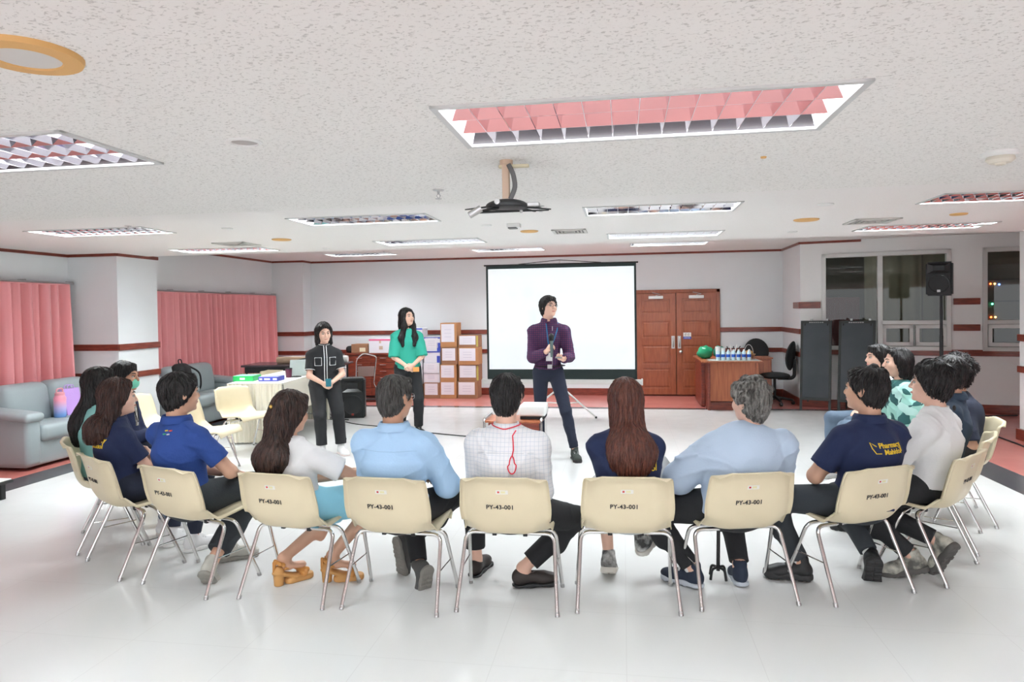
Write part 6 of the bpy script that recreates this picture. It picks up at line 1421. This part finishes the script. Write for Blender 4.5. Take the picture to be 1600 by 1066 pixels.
# 15 mask
i = P_['mask'] = person('person wearing a mint green face mask, navy cardigan and lanyard', *CH[14][:3], dict(male=False, seed=15, w=1.0, nb=(0, -.09, .935), hyaw=-8, hpitch=-2, hs=1.02, top=M_navy, bot=M_dnavy, sleeve=1.7, skin='tan', mask=True, ex=.018, lf=dict(p=(-.1, .40, .10)), rf=dict(p=(.10, .36, .10)), lh=dict(w=(.02, .23, .62)), rh=dict(w=(.02, .20, .64), d=(-.3, 1, 0), pole=(1, -.3, -.5)), shoe=('sneaker', M_wht, M_white), topname='cardigan',
    hair=dict(to=.93, falls_fn=lambda ho, NB, R: [([ho+R@V(0, -.06, -.02), ho+R@V(.01, -.09, -.10), NB+V(.03, -.06, -.02)], [.055, .045, .03], 1.1)], cut=((0, .020, -.02), (0, 1, -.75)), nape=-.09, vol=.9), neckz=.0, necktilt=.6))
F = Fld(i['ho']-V(.14, .16, .16), i['ho']+V(.16, .16, .1), .005); F.ell((0, .052, -.052), V(.058, .058, .052)*1.02, .01, R=i['R'], o=i['ho'], cut=[(i['ho']+i['R']@V(0, .03, 0), i['R']@V(0, -1, 0)), (i['ho']+i['R']@V(0, .09, -.018), i['R']@V(0, -.25, 1))]); mk = F.mesh('face_mask', M_mask, i['body'])
for q in (-1, 1): obj('ear_loop', tube(BM(), [Vector(i['ho']+i['R']@V(q*.058, .03, -.03)), Vector(i['ho']+i['R']@V(q*.078, -.015, .01))], .0018, 5), M_wht, mk)
line_on(i, 'inner_blouse', [(.0, .90), (.005, .84), (.01, .78), (.01, .70)], .030, mat('cloth_print_blouse', (.62, .60, .56), rough=.8, col2=(.25, .22, .2), vscale=40), frm=1, off=-.018)
for q in (-1, 1): line_on(i, 'lanyard', [(q*.055, .93), (q*.045, .87), (q*.03, .80), (q*.01, .73)], .004, M_black, frm=1, off=.008)
# standing ----------------------------------------------------------
def standing_front(px, py): p = atz(px, py, 0); return p
i = P_['speaker'] = person('person standing in a purple checked shirt, holding a microphone and a phone', -.76, 7.42, 184, dict(seated=False, seed=20, s=1.02, w=.93, hs=1.0, nb=(.035, .0, 1.462), px=.05, hyaw=38, hpitch=8, hroll=-4, top=M_purple, bot=M_dnavy, sleeve=1.92, skin='light', ex=.013, fold=.003, hem=.965, bulk=.95,
    lf=dict(px=(898, 703), z=.10, toe=12, pole=(-.1, 1, .1)), rf=dict(px=(845, 690), z=.10, toe=-20), rh=dict(w=(.055, .205, 1.155), d=(-.42, .25, .75), n=(-.9, -.2, .1), side=-1, curl=(1.1, 1.0), pole=(.5, -.5, -.6)), lh=dict(w=(-.12, .25, 1.075), d=(.35, .85, .1), n=(0, 0, 1), side=-1, curl=(.5, .6), pole=(-.25, -.6, -.6)), shoe=('sneaker', mat('dark_green_suede', (.045, .055, .05), rough=.9), M_black), collar='fold', lx=.006, cuff=.042, legr=.94,
    hair=dict(cut=((0, .030, -.005), (0, 1, -.75)), nape=-.07, vol=1.05, locks=320))); glasses(i['body'], i['ho'], i['R'], i['hs'], M_ink)
bl = obj('belt', BM() if 0 else tube(BM(), [Vector((.03+.152*math.sin(t), .128*math.cos(t), .99)) for t in np.linspace(0, 2*PI, 40)[:-1]], .019, 8, closed=True, flat=.35), M_black, i['body'], smooth=True)
b2 = BM(); box(b2, -.0, .052, .128, .150, .968, 1.012, .003); obj('buckle', b2, M_steel, bl)
for q in (-1, 1): line_on(i, 'lanyard', [(q*.062+.0, 1.455), (q*.055, 1.38), (q*.035+.01, 1.28), (.03, 1.16)], .0065, mat('lanyard_blue', (.02, .16, .35)), frm=1, off=.004)
b2 = BM(); box(b2, .0, .065, .150, .154, 1.05, 1.14, .002); obj('id_card', b2, M_wht, i['shirt'])
line_on(i, 'button_placket', [(-.005, 1.42), (-.003, 1.25), (.0, 1.0)], .0016, M_wht, frm=1, off=.001)
w_ = Vector(i['arms'][1][2]); mic = empty('microphone', (0, 0, 0), 0, 'black handheld microphone held at the chest of the man in purple', 'microphone')
Wm = Matrix.Translation((-.76, 7.42, 0)) @ Matrix.Rotation(math.radians(184), 4, 'Z'); g0 = w_+Vector((-.055, .055, .035)); mic.location = Wm @ g0; mic.rotation_euler = (0, 0, math.radians(184))
obj('mic_body', tube(BM(), [(0, 0, -.09), (.0, .01, .09)], [.013, .019], 12), mat('mic_grey', (.16, .22, .22), rough=.3, metal=.4), mic, smooth=True); obj('mic_grille', ball(BM(), (0, .014, .125), (.030, .030, .036), 16), M_black, mic, smooth=True); obj('mic_collar', tube(BM(), [(0, .010, .085), (0, .012, .10)], [.024, .028], 14), M_black, mic)
w2 = Vector(i['arms'][-1][2]); ph = empty('mobile_phone', tuple(Wm @ (w2+Vector((.045, .085, .022)))), math.radians(184), 'phone held flat in the left hand of the man in purple', 'phone'); obj('phone_case', box(BM(), -.036, .036, -.07, .075, 0, .010, .004), mat('phone_grey', (.25, .26, .26), rough=.3), ph, smooth=True)
i = P_['bw'] = person('person standing in a black shirt with white piping, hands clasped, white shoes', -3.40, 7.43, 212, dict(seated=False, male=False, seed=21, s=.862, w=.98, hs=.94, nb=(0, .0, 1.212), hyaw=6, hpitch=-8, hroll=4, top=M_blacktr, bot=M_blacktr, sleeve=.72, skin='light', ex=.012, hem=.80, lx=.012, cuff=.05,
    lf=dict(px=(533, 696), z=.09, toe=10), rf=dict(px=(503, 699), z=.09, toe=-8), rh=dict(w=(.035, .20, .80), d=(-.75, .3, -.5), n=(-.2, -1, 0), side=1, curl=(.7, .8), pole=(.8, -.5, -.2)), lh=dict(w=(-.05, .20, .81), d=(.75, .3, -.5), n=(.2, -1, 0), side=-1, curl=(.7, .8), pole=(-.8, -.5, -.2)), shoe=('sneaker', M_wht, mat('pink_white', (.70, .60, .58))), 
    hair=dict(to=1.19, falls_fn=bob(.13, .058), cut=((0, .012, -.02), (0, 1, -.60)), nape=-.1, ll=.07, fr=.5), neckz=.03))
for q in (-1, 1):
    line_on(i, 'white_piping', [(q*.014, z) for z in np.linspace(1.25, .82, 12)], .0045, M_wht, frm=1, off=.002)
    line_on(i, 'pocket_piping', [(q*.045, 1.09), (q*.115, 1.09), (q*.115, 1.0), (q*.045, 1.0)], .0042, M_wht, frm=1, off=.002, closed=True)
obj('collar_piping', tube(BM(), [Vector(i['NB'])+Vector((math.sin(t)*.060, .004+math.cos(t)*.058, .025-.01*math.cos(t))) for t in np.linspace(0, 2*PI, 24)[:-1]], .004, 6, closed=True), M_wht, i['shirt'], smooth=True)
for q in (-1, 1):
    a_, e_, _ = i['arms'][q]; c_ = Vector(a_+(e_-a_)*.72); d_ = Vector(e_-a_).normalized(); u_, v_ = frame_axes(d_); obj('cuff_piping', tube(BM(), [c_+(u_*math.cos(t)+v_*math.sin(t))*.058 for t in np.linspace(0, 2*PI, 20)[:-1]], .004, 6, closed=True), M_wht, i['shirt'], smooth=True)
Wb = Matrix.Translation((-3.40, 7.43, 0)) @ Matrix.Rotation(math.radians(212), 4, 'Z'); ph = empty('mobile_phone', tuple(Wb @ Vector((-.01, .245, .80))), math.radians(212), 'teal phone in the clasped hands of the woman in black', 'phone'); obj('phone_case', box(BM(), -.03, .03, -.006, .006, -.03, .06, .004), mat('teal_case', (.02, .2, .26), rough=.4), ph, smooth=True)
i = P_['gw'] = person('person standing in an emerald green blouse and black trousers, hands clasped, smiling', -2.79, 8.62, 206, dict(seated=False, male=False, seed=22, s=.965, w=.94, hs=.97, nb=(0, .0, 1.365), hyaw=30, hpitch=6, top=M_green, bot=M_blacktr, sleeve=.98, puff=True, sx=.02, skin='light', ex=.022, hem=.86, lx=.012, cuff=.05, tl=.98, fold=.003,
    lf=dict(p=(-.13, .02, .095), toe=10), rf=dict(p=(.10, .02, .095), toe=-10), rh=dict(w=(.04, .22, .90), d=(-.75, .2, -.5), n=(-.2, -1, 0), side=1, curl=(.5, .6), pole=(.8, -.6, -.2)), lh=dict(w=(-.04, .235, .915), d=(.75, .2, -.5), n=(.2, -1, 0), side=-1, curl=(.5, .6), pole=(-.8, -.6, -.2)), shoe=('sneaker', M_black, M_black),
    hair=dict(to=1.10, falls_fn=lambda ho, NB, R: [([ho+R@V(0, -.03, .01), ho+R@V(0, -.05, -.10), NB+V(0, -.09, -.10), NB+V(0, -.11, -.2)], [.08, .08, .085, .05], 1.4), ([ho+R@V(.066, .02, .02), ho+R@V(.07, .02, -.12), NB+V(.085, .09, -.10), NB+V(.075, .125, -.20)], [.026, .03, .034, .02], 1.0), ([ho+R@V(-.066, .02, .02), ho+R@V(-.07, .02, -.12), NB+V(-.085, .09, -.10), NB+V(-.075, .125, -.20)], [.026, .03, .034, .02], 1.0)], cut=((0, .012, -.02), (0, 1, -.6)), nape=-.1, fr=.5, locks=500), neckz=.012))
Wg = Matrix.Translation((-2.79, 8.62, 0)) @ Matrix.Rotation(math.radians(206), 4, 'Z'); ph = empty('mobile_phone', tuple(Wg @ Vector((-.06, .27, .86))), math.radians(206), 'orange-backed phone in the clasped hands of the woman in green', 'phone'); obj('phone_case', box(BM(), -.05, .03, -.006, .006, -.03, .03, .004), mat('orange_case', (.8, .35, .1), rough=.4), ph, smooth=True)
